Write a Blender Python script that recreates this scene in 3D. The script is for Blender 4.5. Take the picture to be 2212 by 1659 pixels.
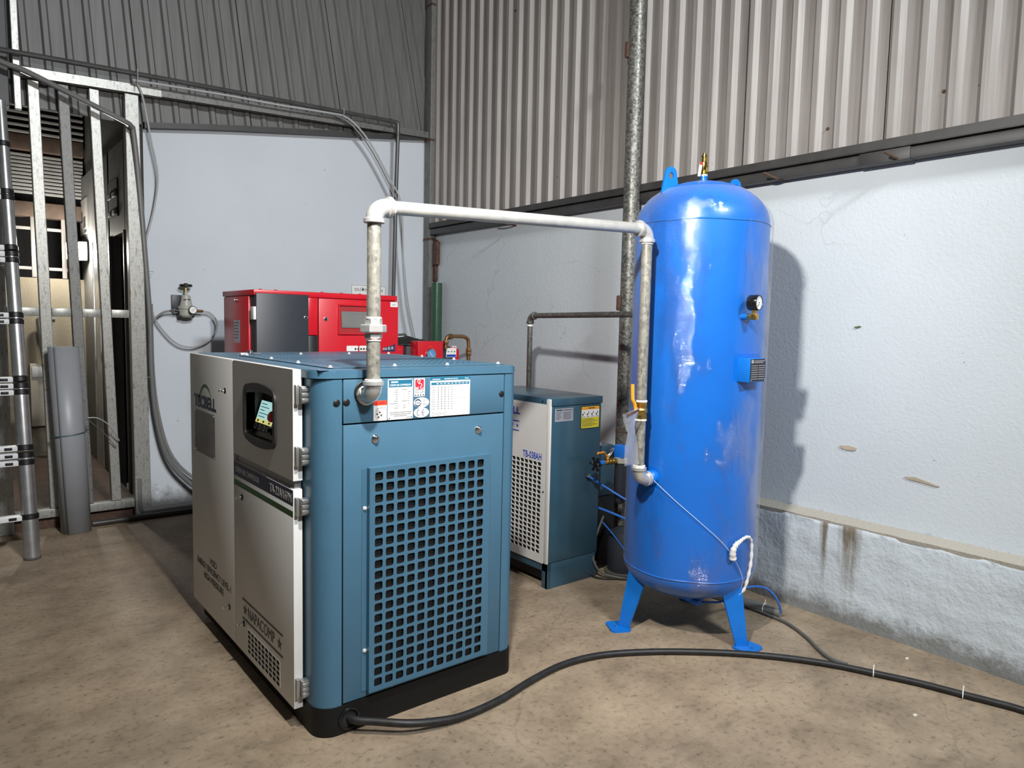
import bpy, bmesh, math, random
from mathutils import Vector, Matrix
random.seed(7)
sc = bpy.context.scene
for o in list(bpy.data.objects): bpy.data.objects.remove(o)
COL = sc.collection

# ------------------------------------------------------------------ camera
cam_d = bpy.data.cameras.new('camera'); cam = bpy.data.objects.new('camera', cam_d); COL.objects.link(cam)
cam_d.sensor_width = 36.0; cam_d.sensor_fit = 'HORIZONTAL'; cam_d.lens = 1528.0 / 2212.0 * 36.0
cam_d.clip_start = 0.02; cam_d.clip_end = 100
def _cam():
    f = 1528.0; cx, cy = 1106.0, 829.5
    dA = Vector((-123.0 - cx, -(676.0 - cy), -f)); dB = Vector((3015.0 - cx, -(743.0 - cy), -f))
    Y = dA.normalized(); X = (dB - Y * dB.dot(Y)).normalized(); Z = X.cross(Y)
    return Matrix((X, Y, Z))
cam.matrix_world = Matrix.Translation((0, 0, 1.5)) @ _cam().to_4x4()
sc.camera = cam

# ------------------------------------------------------------------ light
world = bpy.data.worlds.new('World'); sc.world = world; world.use_nodes = True
bg = world.node_tree.nodes['Background']; bg.inputs[0].default_value = (0.92, 0.95, 1.0, 1); bg.inputs[1].default_value = 0.05
def point_light(name, loc, power, radius, col=(1, 1, 1)):
    d = bpy.data.lights.new(name, 'POINT'); d.energy = power; d.shadow_soft_size = radius; d.color = col
    o = bpy.data.objects.new(name, d); COL.objects.link(o); o.location = loc
    return o
def spot_light(name, loc, target, power, radius, angle, col=(1, 1, 1)):
    d = bpy.data.lights.new(name, 'SPOT'); d.energy = power; d.shadow_soft_size = radius; d.color = col; d.spot_size = math.radians(angle); d.spot_blend = 1.0
    o = bpy.data.objects.new(name, d); COL.objects.link(o); o.location = loc
    o.rotation_euler = (Vector(target) - Vector(loc)).to_track_quat('-Z', 'Y').to_euler(); return o
spot_light('work_light', (0.91, 1.28, 2.74), (3.0, 3.2, 1.4), 325, 0.05, 160, (1.0, 0.965, 0.92))
def area_light(name, loc, target, power, sx, sy, col=(1, 1, 1)):
    d = bpy.data.lights.new(name, 'AREA'); d.energy = power; d.shape = 'RECTANGLE'; d.size = sx; d.size_y = sy; d.color = col
    o = bpy.data.objects.new(name, d); COL.objects.link(o); o.location = loc
    o.rotation_euler = (Vector(target) - Vector(loc)).to_track_quat('-Z', 'Y').to_euler()
    return o
area_light('hall_light', (1.3, -3.2, 5.6), (2.6, 4.5, 1.4), 390, 1.2, 0.5, (0.93, 0.97, 1.0))
sc.view_settings.view_transform = 'Standard'; sc.view_settings.look = 'None'
sc.view_settings.exposure = 0.16; sc.view_settings.gamma = 1.0; sc.view_settings.use_curve_mapping = False

# ------------------------------------------------------------------ materials
M = {}
def _mat(name):
    m = bpy.data.materials.new(name); m.use_nodes = True; M[name] = m
    return m, m.node_tree.nodes, m.node_tree.links, m.node_tree.nodes['Principled BSDF']
def _coords(n, l, scale=(1, 1, 1)):
    tc = n.new('ShaderNodeTexCoord'); mp = n.new('ShaderNodeMapping'); mp.inputs['Scale'].default_value = scale
    l.new(tc.outputs['Object'], mp.inputs['Vector']); return mp.outputs['Vector']
def _noise(n, l, vec, scale, detail=4, rough=0.55):
    t = n.new('ShaderNodeTexNoise'); t.inputs['Scale'].default_value = scale; t.inputs['Detail'].default_value = detail
    t.inputs['Roughness'].default_value = rough; l.new(vec, t.inputs['Vector']); return t.outputs['Fac']
def _ramp(n, l, fac, stops):
    r = n.new('ShaderNodeValToRGB'); e = r.color_ramp.elements
    while len(e) < len(stops): e.new(0.5)
    for el, (p, c) in zip(e, stops):
        el.position = p; el.color = (c[0], c[1], c[2], 1) if not isinstance(c, (int, float)) else (c, c, c, 1)
    l.new(fac, r.inputs['Fac']); return r.outputs['Color']
def _mix(n, l, fac, a, b):
    x = n.new('ShaderNodeMixRGB')
    if isinstance(fac, (int, float)): x.inputs[0].default_value = fac
    else: l.new(fac, x.inputs[0])
    for i, v in ((1, a), (2, b)):
        if isinstance(v, tuple): x.inputs[i].default_value = (*v, 1)
        else: l.new(v, x.inputs[i])
    return x.outputs[0]
def _bump(n, l, b, h, strength, dist):
    u = n.new('ShaderNodeBump'); u.inputs['Strength'].default_value = strength; u.inputs['Distance'].default_value = dist
    l.new(h, u.inputs['Height']); l.new(u.outputs['Normal'], b.inputs['Normal'])
def flat(name, col, rough=0.45, metal=0.0, var=0.06, bump=0.0, spec=0.5, scale=9.0, coat=0.0):
    m, n, l, b = _mat(name)
    v = _coords(n, l); f = _noise(n, l, v, scale)
    c = _ramp(n, l, f, [(0.3, tuple(x * (1 - var) for x in col)), (0.7, tuple(min(1, x * (1 + var)) for x in col))])
    l.new(c, b.inputs['Base Color']); b.inputs['Roughness'].default_value = rough; b.inputs['Metallic'].default_value = metal
    b.inputs['Specular IOR Level'].default_value = spec; b.inputs['Coat Weight'].default_value = coat
    if bump: _bump(n, l, b, _noise(n, l, v, 140, 2), bump, 0.002)
    return m
flat('blue_paint', (0.054, 0.138, 0.212), 0.36, bump=0.05, var=0.03)
flat('dryer_blue', (0.036, 0.088, 0.130), 0.25, bump=0.03, var=0.03)
flat('white_paint', (0.66, 0.655, 0.63), 0.38, bump=0.05, var=0.02)
flat('black_base', (0.005, 0.005, 0.005), 0.55, spec=0.3)
flat('black', (0.006, 0.006, 0.007), 0.45)
flat('black_gloss', (0.008, 0.008, 0.009), 0.18)
flat('charcoal', (0.025, 0.030, 0.040), 0.45)
flat('bezel', (0.030, 0.030, 0.030), 0.42)
flat('recess_grey', (0.16, 0.16, 0.155), 0.45)
flat('steel_light', (0.72, 0.72, 0.70), 0.3, metal=0.3)
flat('dark_void', (0.010, 0.010, 0.010), 0.9)
flat('navy', (0.012, 0.035, 0.10), 0.35)
flat('logo_navy', (0.015, 0.030, 0.09), 0.4)
flat('print_blue', (0.02, 0.06, 0.45), 0.4)
flat('print_dark', (0.035, 0.037, 0.040), 0.5)
flat('print_grey', (0.22, 0.22, 0.22), 0.5)
flat('label_white', (0.82, 0.82, 0.80), 0.4, var=0.01)
flat('label_teal', (0.015, 0.14, 0.24), 0.4)
flat('label_red', (0.70, 0.02, 0.04), 0.4)
flat('label_orange', (0.80, 0.06, 0.02), 0.4)
flat('label_yellow', (0.72, 0.62, 0.03), 0.4)
flat('label_silver', (0.46, 0.47, 0.52), 0.3, metal=0.4)
flat('green_stripe', (0.02, 0.13, 0.03), 0.4)
flat('chrome', (0.75, 0.75, 0.75), 0.12, metal=1.0)
flat('steel_grey', (0.40, 0.40, 0.39), 0.35, metal=0.8)
flat('mirror_steel', (0.30, 0.29, 0.27), 0.16, metal=1.0, var=0.25, scale=5)
flat('brass', (0.62, 0.40, 0.12), 0.28, metal=1.0)
flat('bright_brass', (0.80, 0.55, 0.12), 0.15, metal=1.0)
flat('copper', (0.24, 0.13, 0.06), 0.45, metal=0.7, var=0.2)
flat('ptfe', (0.80, 0.79, 0.74), 0.6, bump=0.2)
flat('yellow_grip', (0.85, 0.36, 0.02), 0.4)
flat('tank_blue', (0.002, 0.132, 0.550), 0.33, var=0.04, scale=6)
flat('tank_blue_matt', (0.004, 0.150, 0.56), 0.35, var=0.06, scale=14)
flat('red_paint', (0.60, 0.008, 0.020), 0.3, var=0.03)
flat('pipe_tin', (0.60, 0.60, 0.58), 0.38, metal=0.6, var=0.10, scale=20)
flat('rubber_cable', (0.012, 0.012, 0.012), 0.5, var=0.4, scale=30)
flat('grey_cable', (0.10, 0.10, 0.09), 0.5)
flat('pvc_grey', (0.155, 0.155, 0.15), 0.4)
flat('hose_grey', (0.22, 0.22, 0.21), 0.35)
flat('hose_clear', (0.42, 0.43, 0.43), 0.2)
flat('blue_hose', (0.03, 0.16, 0.62), 0.25)
flat('blue_plastic', (0.01, 0.17, 0.70), 0.35)
flat('string_white', (0.70, 0.69, 0.66), 0.8, bump=0.3)
flat('zip_white', (0.85, 0.85, 0.85), 0.4)
flat('grey_sheet', (0.28, 0.29, 0.31), 0.42, var=0.03)
flat('grey_sheet_back', (0.10, 0.10, 0.105), 0.6)
flat('green_wrap', (0.030, 0.085, 0.050), 0.3, bump=0.4)
flat('tie_green', (0.05, 0.11, 0.10), 0.5)
flat('cast_grey', (0.40, 0.40, 0.35), 0.4, bump=0.2)
flat('aluminium', (0.55, 0.56, 0.56), 0.30, metal=0.85, var=0.12, scale=14)
flat('rung_white', (0.72, 0.73, 0.74), 0.35)
flat('dark_purlin', (0.042, 0.041, 0.040), 0.5, var=0.2)
flat('conduit_dark', (0.06, 0.06, 0.058), 0.35, var=0.2)
flat('cloth_black', (0.010, 0.010, 0.010), 0.9)
flat('rust', (0.085, 0.045, 0.030), 0.8, var=0.4, scale=25)
flat('brown_beam', (0.10, 0.068, 0.05), 0.8, var=0.3)
flat('panel_grey', (0.13, 0.13, 0.125), 0.5, var=0.15, scale=4)
flat('grille_paint', (0.30, 0.28, 0.26), 0.6)
flat('shutter_grey', (0.34, 0.34, 0.33), 0.45)
flat('dial_white', (0.85, 0.85, 0.84), 0.3)
flat('dial_blue', (0.12, 0.30, 0.55), 0.3)
flat('crumb', (0.62, 0.58, 0.50), 0.8)
flat('leaf', (0.10, 0.14, 0.06), 0.7)
flat('grey_lcd', (0.20, 0.20, 0.19), 0.2)
flat('drywall_box', (0.55, 0.50, 0.40), 0.6)

def galv(name, a, b_, rough=0.45, scale=45, metal=0.5):
    m, n, l, b = _mat(name); v = _coords(n, l)
    vo = n.new('ShaderNodeTexVoronoi'); vo.inputs['Scale'].default_value = scale; l.new(v, vo.inputs['Vector'])
    f = _noise(n, l, v, 18, 6, 0.7); g = _noise(n, l, v, 4, 3)
    c1 = _ramp(n, l, vo.outputs['Color'], [(0.2, a), (0.8, b_)])
    v9 = _coords(n, l, (1, 1, 0.3)); f = _noise(n, l, v9, 55, 6, 0.75)
    c2 = _ramp(n, l, f, [(0.36, (0.30, 0.28, 0.25)), (0.47, (1, 1, 1))])
    mu = n.new('ShaderNodeMixRGB'); mu.blend_type = 'MULTIPLY'; mu.inputs[0].default_value = 0.7
    l.new(c1, mu.inputs[1]); l.new(c2, mu.inputs[2])
    l.new(mu.outputs[0], b.inputs['Base Color']); b.inputs['Roughness'].default_value = rough; b.inputs['Metallic'].default_value = metal
galv('galv_pole', (0.09, 0.09, 0.082), (0.26, 0.26, 0.235), 0.45, 85)
galv('galv_pipe', (0.24, 0.23, 0.20), (0.37, 0.36, 0.31), 0.42, 60, 0.35)
galv('galv_dark', (0.10, 0.10, 0.095), (0.16, 0.16, 0.15), 0.42, 60, 0.4)
galv('galv_stud', (0.33, 0.33, 0.305), (0.40, 0.40, 0.375), 0.38, 110, 0.35)
galv('galv_post', (0.16, 0.16, 0.155), (0.19, 0.19, 0.18), 0.5, 110, 0.3)

def concrete():
    m, n, l, b = _mat('concrete_floor'); v = _coords(n, l)
    big = _noise(n, l, v, 0.9, 5); mid = _noise(n, l, v, 3.6, 6, 0.65); fine = _noise(n, l, v, 38, 5, 0.7)
    c = _ramp(n, l, mid, [(0.32, (0.225, 0.168, 0.110)), (0.5, (0.305, 0.233, 0.157)), (0.7, (0.37, 0.290, 0.201))])
    d = _ramp(n, l, big, [(0.35, (0.80, 0.82, 0.86)), (0.65, (1.0, 1.0, 1.0))])
    mu = n.new('ShaderNodeMixRGB'); mu.blend_type = 'MULTIPLY'; mu.inputs[0].default_value = 1; l.new(c, mu.inputs[1]); l.new(d, mu.inputs[2])
    s = _ramp(n, l, fine, [(0.30, 0.45), (0.45, 1.0), (0.70, 1.12)])
    mu2 = n.new('ShaderNodeMixRGB'); mu2.blend_type = 'MULTIPLY'; mu2.inputs[0].default_value = 0.9; l.new(mu.outputs[0], mu2.inputs[1]); l.new(s, mu2.inputs[2])
    # dark smears and scuffs
    v2 = _coords(n, l, (2.0, 5.0, 1)); sm = _noise(n, l, v2, 1.7, 4, 0.6)
    k = _ramp(n, l, sm, [(0.57, 0.0), (0.72, 0.5)])
    out = _mix(n, l, k, mu2.outputs[0], (0.13, 0.105, 0.075))
    pk = _ramp(n, l, _noise(n, l, _coords(n, l, (1, 2.2, 1)), 17, 3, 0.55), [(0.66, 0.0), (0.72, 0.65)]); out = _mix(n, l, pk, out, (0.10, 0.08, 0.055))
    # thin hairline cracks
    vo = n.new('ShaderNodeTexVoronoi'); vo.feature = 'DISTANCE_TO_EDGE'; vo.inputs['Scale'].default_value = 0.75
    wv = n.new('ShaderNodeMixRGB'); wv.inputs[0].default_value = 0.12
    nz = n.new('ShaderNodeTexNoise'); nz.inputs['Scale'].default_value = 5; l.new(v, nz.inputs['Vector']); l.new(v, wv.inputs[1]); l.new(nz.outputs['Color'], wv.inputs[2]); l.new(wv.outputs[0], vo.inputs['Vector'])
    ck = _ramp(n, l, vo.outputs['Distance'], [(0.0, 0.28), (0.0025, 0.0)])
    out = _mix(n, l, ck, out, (0.10, 0.08, 0.06))
    l.new(out, b.inputs['Base Color']); b.inputs['Roughness'].default_value = 0.62; b.inputs['Specular IOR Level'].default_value = 0.35
    _bump(n, l, b, fine, 0.25, 0.004)
concrete()
def plaster(name, col, bump, dirt_top, dirt_h, rough_scale=60, drips=(), crack=0.0):
    m, n, l, b = _mat(name); v = _coords(n, l)
    tc = n.new('ShaderNodeTexCoord'); sx = n.new('ShaderNodeSeparateXYZ'); l.new(tc.outputs['Object'], sx.inputs[0])
    f = _noise(n, l, v, 1.6, 4); c = _ramp(n, l, f, [(0.3, tuple(x * 0.93 for x in col)), (0.7, col)])
    sp = _noise(n, l, v, 22, 3, 0.6); k = _ramp(n, l, sp, [(0.73, 0.0), (0.77, 0.7)]); c = _mix(n, l, k, c, (0.16, 0.16, 0.15))
    # grime that climbs from the foot of the wall
    g = _noise(n, l, v, 13, 8, 0.75)
    mr = n.new('ShaderNodeMapRange'); mr.inputs[1].default_value = dirt_top; mr.inputs[2].default_value = dirt_top - dirt_h; mr.inputs[3].default_value = 0; mr.inputs[4].default_value = 0.62
    l.new(sx.outputs['Z'], mr.inputs[0])
    ad = n.new('ShaderNodeMath'); ad.operation = 'ADD'; l.new(mr.outputs[0], ad.inputs[0]); l.new(g, ad.inputs[1])
    kk = _ramp(n, l, ad.outputs[0], [(0.66, 0.0), (1.12, 0.75)])
    c = _mix(n, l, kk, c, (0.115, 0.105, 0.085))
    for yc, hw, zt, zl in drips:                       # rusty water marks running down from the ledge
        vs_ = _coords(n, l, (1, 30, 2.2)); nz_ = _noise(n, l, vs_, 2.0, 3)
        su = n.new('ShaderNodeMath'); su.operation = 'SUBTRACT'; l.new(sx.outputs['Y'], su.inputs[0]); su.inputs[1].default_value = yc
        ab = n.new('ShaderNodeMath'); ab.operation = 'ABSOLUTE'; l.new(su.outputs[0], ab.inputs[0])
        m1 = n.new('ShaderNodeMapRange'); m1.inputs[1].default_value = hw; m1.inputs[2].default_value = hw * 0.2; l.new(ab.outputs[0], m1.inputs[0])
        m2 = n.new('ShaderNodeMapRange'); m2.inputs[1].default_value = zt - zl; m2.inputs[2].default_value = zt; m2.inputs[3].default_value = 0.15; l.new(sx.outputs['Z'], m2.inputs[0])
        a1 = n.new('ShaderNodeMath'); a1.operation = 'MULTIPLY'; l.new(m1.outputs[0], a1.inputs[0]); l.new(m2.outputs[0], a1.inputs[1])
        a2 = n.new('ShaderNodeMath'); a2.operation = 'MULTIPLY'; l.new(a1.outputs[0], a2.inputs[0]); l.new(nz_, a2.inputs[1])
        c = _mix(n, l, _ramp(n, l, a2.outputs[0], [(0.06, 0.0), (0.42, 0.9)]), c, (0.15, 0.115, 0.065))
    if crack:
        vo = n.new('ShaderNodeTexVoronoi'); vo.feature = 'DISTANCE_TO_EDGE'; vo.inputs['Scale'].default_value = 0.9
        nz = n.new('ShaderNodeTexNoise'); nz.inputs['Scale'].default_value = 6; l.new(v, nz.inputs['Vector'])
        wv = n.new('ShaderNodeMixRGB'); wv.inputs[0].default_value = 0.16; l.new(v, wv.inputs[1]); l.new(nz.outputs['Color'], wv.inputs[2]); l.new(wv.outputs[0], vo.inputs['Vector'])
        ck = _ramp(n, l, vo.outputs['Distance'], [(0.0, crack), (0.003, 0.0)]); gate = _ramp(n, l, _noise(n, l, v, 1.3, 2), [(0.52, 0.0), (0.60, 1.0)])
        mm_ = n.new('ShaderNodeMath'); mm_.operation = 'MULTIPLY'; l.new(ck, mm_.inputs[0]); l.new(gate, mm_.inputs[1]); c = _mix(n, l, mm_.outputs[0], c, (0.18, 0.18, 0.17))
    l.new(c, b.inputs['Base Color']); b.inputs['Roughness'].default_value = 0.75; b.inputs['Specular IOR Level'].default_value = 0.2
    h = _noise(n, l, v, rough_scale, 5, 0.65); _bump(n, l, b, h, bump, 0.01)
plaster('plaster_right', (0.590, 0.645, 0.680), 0.30, 0.56, 0.10, crack=0.22)
plaster('plaster_back', (0.60, 0.645, 0.695), 0.10, 0.28, 0.25)
plaster('plaster_footing', (0.575, 0.635, 0.670), 0.75, 0.17, 0.16, 26, drips=((1.665, 0.075, 0.52, 0.40), (1.80, 0.03, 0.52, 0.35)))
plaster('concrete_wall', (0.30, 0.26, 0.19), 0.5, 1.2, 1.6)
plaster('ledge_top', (0.44, 0.41, 0.35), 0.6, 0.0, 0.1)
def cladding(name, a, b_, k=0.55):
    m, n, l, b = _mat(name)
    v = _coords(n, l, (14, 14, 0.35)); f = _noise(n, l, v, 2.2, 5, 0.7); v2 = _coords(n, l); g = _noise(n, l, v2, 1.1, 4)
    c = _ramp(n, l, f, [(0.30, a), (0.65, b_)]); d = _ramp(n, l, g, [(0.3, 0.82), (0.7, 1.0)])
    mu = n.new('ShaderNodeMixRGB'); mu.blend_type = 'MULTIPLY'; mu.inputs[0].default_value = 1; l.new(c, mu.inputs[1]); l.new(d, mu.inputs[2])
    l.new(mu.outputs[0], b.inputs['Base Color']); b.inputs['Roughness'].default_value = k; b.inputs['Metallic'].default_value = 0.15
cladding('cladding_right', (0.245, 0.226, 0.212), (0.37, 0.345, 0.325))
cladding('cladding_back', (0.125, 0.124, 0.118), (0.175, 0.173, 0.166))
def foam():
    m, n, l, b = _mat('foam'); v = _coords(n, l); f = _noise(n, l, v, 420, 2)
    c = _ramp(n, l, f, [(0.68, (0.002, 0.002, 0.002)), (0.74, (0.06, 0.045, 0.03))]); l.new(c, b.inputs['Base Color']); b.inputs['Roughness'].default_value = 0.9
foam()
def emis(name, col, s):
    m, n, l, b = _mat(name); b.inputs['Base Color'].default_value = (*col, 1); b.inputs['Emission Color'].default_value = (*col, 1); b.inputs['Emission Strength'].default_value = s
emis('screen_lit', (0.42, 0.72, 0.70), 0.75); emis('screen_bar', (0.85, 0.80, 0.25), 0.6); emis('lamp_glow', (1.0, 0.97, 0.90), 60)
def film(name, gloss, edge, haze, bumpk, scale):
    m, n, l, b = _mat(name); out = n['Material Output']; n.remove(b)
    v = _coords(n, l, (1, 1, 0.45)); patch = _ramp(n, l, _noise(n, l, v, 4.5, 4, 0.6), [(0.50, 0.0), (0.62, 1.0)])
    v3 = _coords(n, l, (0.7, 0.7, 3.2)); h0 = _noise(n, l, v3, scale, 3, 0.6)
    hm = n.new('ShaderNodeMath'); hm.operation = 'MULTIPLY'; l.new(h0, hm.inputs[0]); l.new(patch, hm.inputs[1]); h = hm.outputs[0]
    bu = n.new('ShaderNodeBump'); bu.inputs['Strength'].default_value = bumpk; bu.inputs['Distance'].default_value = 0.006; l.new(h, bu.inputs['Height'])
    tr = n.new('ShaderNodeBsdfTransparent'); gl = n.new('ShaderNodeBsdfGlossy'); gl.inputs['Roughness'].default_value = 0.06; l.new(bu.outputs['Normal'], gl.inputs['Normal'])
    df = n.new('ShaderNodeBsdfDiffuse'); df.inputs['Color'].default_value = (0.72, 0.75, 0.82, 1)
    lw = n.new('ShaderNodeLayerWeight'); lw.inputs['Blend'].default_value = 0.25
    mr = n.new('ShaderNodeMapRange'); mr.inputs[3].default_value = gloss; mr.inputs[4].default_value = edge; l.new(lw.outputs['Facing'], mr.inputs[0])
    k = _ramp(n, l, patch, [(0.0, 0.10), (1.0, 1.0)]); mm = n.new('ShaderNodeMath'); mm.operation = 'MULTIPLY'; l.new(mr.outputs[0], mm.inputs[0]); l.new(k, mm.inputs[1])
    m1 = n.new('ShaderNodeMixShader'); l.new(mm.outputs[0], m1.inputs[0]); l.new(tr.outputs[0], m1.inputs[1]); l.new(gl.outputs[0], m1.inputs[2])
    pw = n.new('ShaderNodeMath'); pw.operation = 'POWER'; pw.inputs[1].default_value = 2.0; l.new(lw.outputs['Facing'], pw.inputs[0])
    hz = n.new('ShaderNodeMapRange'); hz.inputs[3].default_value = haze[0]; hz.inputs[4].default_value = haze[1]; l.new(pw.outputs[0], hz.inputs[0])
    m2 = n.new('ShaderNodeMixShader'); l.new(hz.outputs[0], m2.inputs[0]); l.new(m1.outputs[0], m2.inputs[1]); l.new(df.outputs[0], m2.inputs[2]); l.new(m2.outputs[0], out.inputs['Surface'])
film('stretch_film', 0.20, 0.45, (0.008, 0.42), 1.0, 60)
film('bag_film', 0.25, 0.6, (0.12, 0.5), 0.6, 30)

# ------------------------------------------------------------------ mesh helpers
ORG = {}
def V(*a): return Vector(a)
def obj(name, bm, mat, parent=None, loc=None, smooth=35):
    """links the bmesh (world coordinates) as ONE mesh object"""
    bmesh.ops.recalc_face_normals(bm, faces=bm.faces) if getattr(bm, '_rc', True) else None
    if parent is not None: o0 = ORG[parent.name]
    else: o0 = Vector(loc) if loc is not None else Vector((0, 0, 0))
    bm.transform(Matrix.Translation(-o0))
    me = bpy.data.meshes.new(name); bm.to_mesh(me); bm.free()
    for p in me.polygons: p.use_smooth = True
    me.set_sharp_from_angle(angle=math.radians(smooth))
    if mat: me.materials.append(M[mat])
    o = bpy.data.objects.new(name, me); COL.objects.link(o)
    if parent is not None: o.parent = parent
    else: o.location = o0
    ORG[o.name] = o0
    return o
def tag(o, label, cat, group=None, kind=None):
    if label: o['label'] = label
    if cat: o['category'] = cat
    if group: o['group'] = group
    if kind: o['kind'] = kind
    return o
def thing(name, loc, label, cat, group=None):
    o = bpy.data.objects.new(name, None); COL.objects.link(o); o.location = loc; o.empty_display_size = 0.1
    ORG[o.name] = Vector(loc); return tag(o, label, cat, group)
def struct(o, label=None): o['kind'] = 'structure'; (o.__setitem__('label', label) if label else None); return o
def B(): return bmesh.new()
def merge(dst, src, mat=None):
    if mat is not None: src.transform(mat)
    mp = {}
    for v in src.verts: mp[v] = dst.verts.new(v.co)
    for f in src.faces:
        try: dst.faces.new([mp[v] for v in f.verts])
        except ValueError: pass
    src.free()
def box(bm, lo, hi, bev=0.0, mat=None, seg=2):
    t = B(); lo = Vector(lo); hi = Vector(hi)
    bmesh.ops.create_cube(t, size=1.0, matrix=Matrix.Translation((lo + hi) / 2) @ Matrix.Diagonal((*(hi - lo), 1)))
    if bev: bmesh.ops.bevel(t, geom=list(t.edges), offset=bev, segments=seg, affect='EDGES', profile=0.5)
    merge(bm, t, mat); return bm
def frame(o, x, y):
    x = Vector(x).normalized(); y = Vector(y).normalized(); z = x.cross(y)
    m = Matrix((x, y, z)).transposed().to_4x4(); m.translation = Vector(o); return m
def front(x, y, z): return frame((x, y, z), (1, 0, 0), (0, 0, 1))        # faces -Y
def left(x, y, z): return frame((x, y, z), (0, -1, 0), (0, 0, 1))        # faces -X
def tube(bm, pts, r, n=12, caps=True, flat_y=1.0):
    pts = [Vector(p) for p in pts]; N = len(pts); rs = r if isinstance(r, (list, tuple)) else [r] * N
    t0 = (pts[1] - pts[0]).normalized(); up = Vector((0, 0, 1)) if abs(t0.z) < 0.9 else Vector((1, 0, 0))
    u = t0.cross(up).normalized(); rings = []
    for i in range(N):
        t = (pts[min(i + 1, N - 1)] - pts[max(i - 1, 0)]).normalized()
        u = (u - t * u.dot(t)).normalized(); w = t.cross(u)
        rings.append([bm.verts.new(pts[i] + (u * math.cos(a) + w * math.sin(a) * flat_y) * rs[i]) for a in (2 * math.pi * k / n for k in range(n))])
    for i in range(N - 1):
        for k in range(n): bm.faces.new((rings[i][k], rings[i][(k + 1) % n], rings[i + 1][(k + 1) % n], rings[i + 1][k]))
    if caps: bm.faces.new(list(reversed(rings[0]))); bm.faces.new(rings[-1])
    return bm
def spline(pts, sub=6):
    P = [Vector(p) for p in pts]; out = []
    for i in range(len(P) - 1):
        p0 = P[max(i - 1, 0)]; p1 = P[i]; p2 = P[i + 1]; p3 = P[min(i + 2, len(P) - 1)]
        for k in range(sub):
            t = k / sub; out.append(0.5 * ((2 * p1) + (p2 - p0) * t + (2 * p0 - 5 * p1 + 4 * p2 - p3) * t * t + (3 * p1 - p0 - 3 * p2 + p3) * t ** 3))
    out.append(P[-1]); return out
def lathe(bm, prof, o=(0, 0, 0), axis=(0, 0, 1), n=32):
    a = Vector(axis).normalized(); u = a.orthogonal().normalized(); w = a.cross(u); o = Vector(o); rings = []
    for r, h in prof:
        if r < 1e-6: rings.append([bm.verts.new(o + a * h)])
        else: rings.append([bm.verts.new(o + a * h + (u * math.cos(t) + w * math.sin(t)) * r) for t in (2 * math.pi * k / n for k in range(n))])
    for i in range(len(rings) - 1):
        A, C = rings[i], rings[i + 1]
        for k in range(n):
            k2 = (k + 1) % n
            if len(A) == 1 and len(C) == 1: continue
            if len(A) == 1: bm.faces.new((A[0], C[k2], C[k]))
            elif len(C) == 1: bm.faces.new((A[k], A[k2], C[0]))
            else: bm.faces.new((A[k], A[k2], C[k2], C[k]))
    if len(rings[0]) > 1: bm.faces.new(list(reversed(rings[0])))
    if len(rings[-1]) > 1: bm.faces.new(rings[-1])
    return bm
def disc(bm, o, axis, r, h, n=20, bev=0.0):
    if bev: return lathe(bm, [(r, 0), (r, h - bev), (r - bev, h)], o, axis, n)
    return lathe(bm, [(r, 0), (r, h)], o, axis, n)
def extrude(bm, outline, mat, h0, h1):
    """2D outline in the frame's x,y extruded along its normal from h0 to h1"""
    a = [bm.verts.new(mat @ Vector((x, y, h0))) for x, y in outline]; b = [bm.verts.new(mat @ Vector((x, y, h1))) for x, y in outline]
    n = len(a)
    for i in range(n): bm.faces.new((a[i], a[(i + 1) % n], b[(i + 1) % n], b[i]))
    bm.faces.new(list(reversed(a))); bm.faces.new(b); return bm
def rrect(x0, y0, x1, y1, r, seg=5):
    out = []
    for cx, cy, a0 in ((x1 - r, y0 + r, -90), (x1 - r, y1 - r, 0), (x0 + r, y1 - r, 90), (x0 + r, y0 + r, 180)):
        for k in range(seg + 1):
            a = math.radians(a0 + 90 * k / seg); out.append((cx + r * math.cos(a), cy + r * math.sin(a)))
    return out
def plate(bm, mat, x0, y0, x1, y1, h0, h1, r=0.0, seg=4):
    o = rrect(x0, y0, x1, y1, r, seg) if r else [(x0, y0), (x1, y0), (x1, y1), (x0, y1)]
    return extrude(bm, o, mat, h0, h1)
def ring_plate(bm, mat, outer, inner, h0, h1):
    n = len(outer); vs = []
    for lp, h in ((outer, h1), (inner, h1), (inner, h0), (outer, h0)): vs.append([bm.verts.new(mat @ Vector((x, y, h))) for x, y in lp])
    for j in range(4):
        A, C = vs[j], vs[(j + 1) % 4]
        for i in range(n): bm.faces.new((A[i], A[(i + 1) % n], C[(i + 1) % n], C[i]))
    return bm
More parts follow.
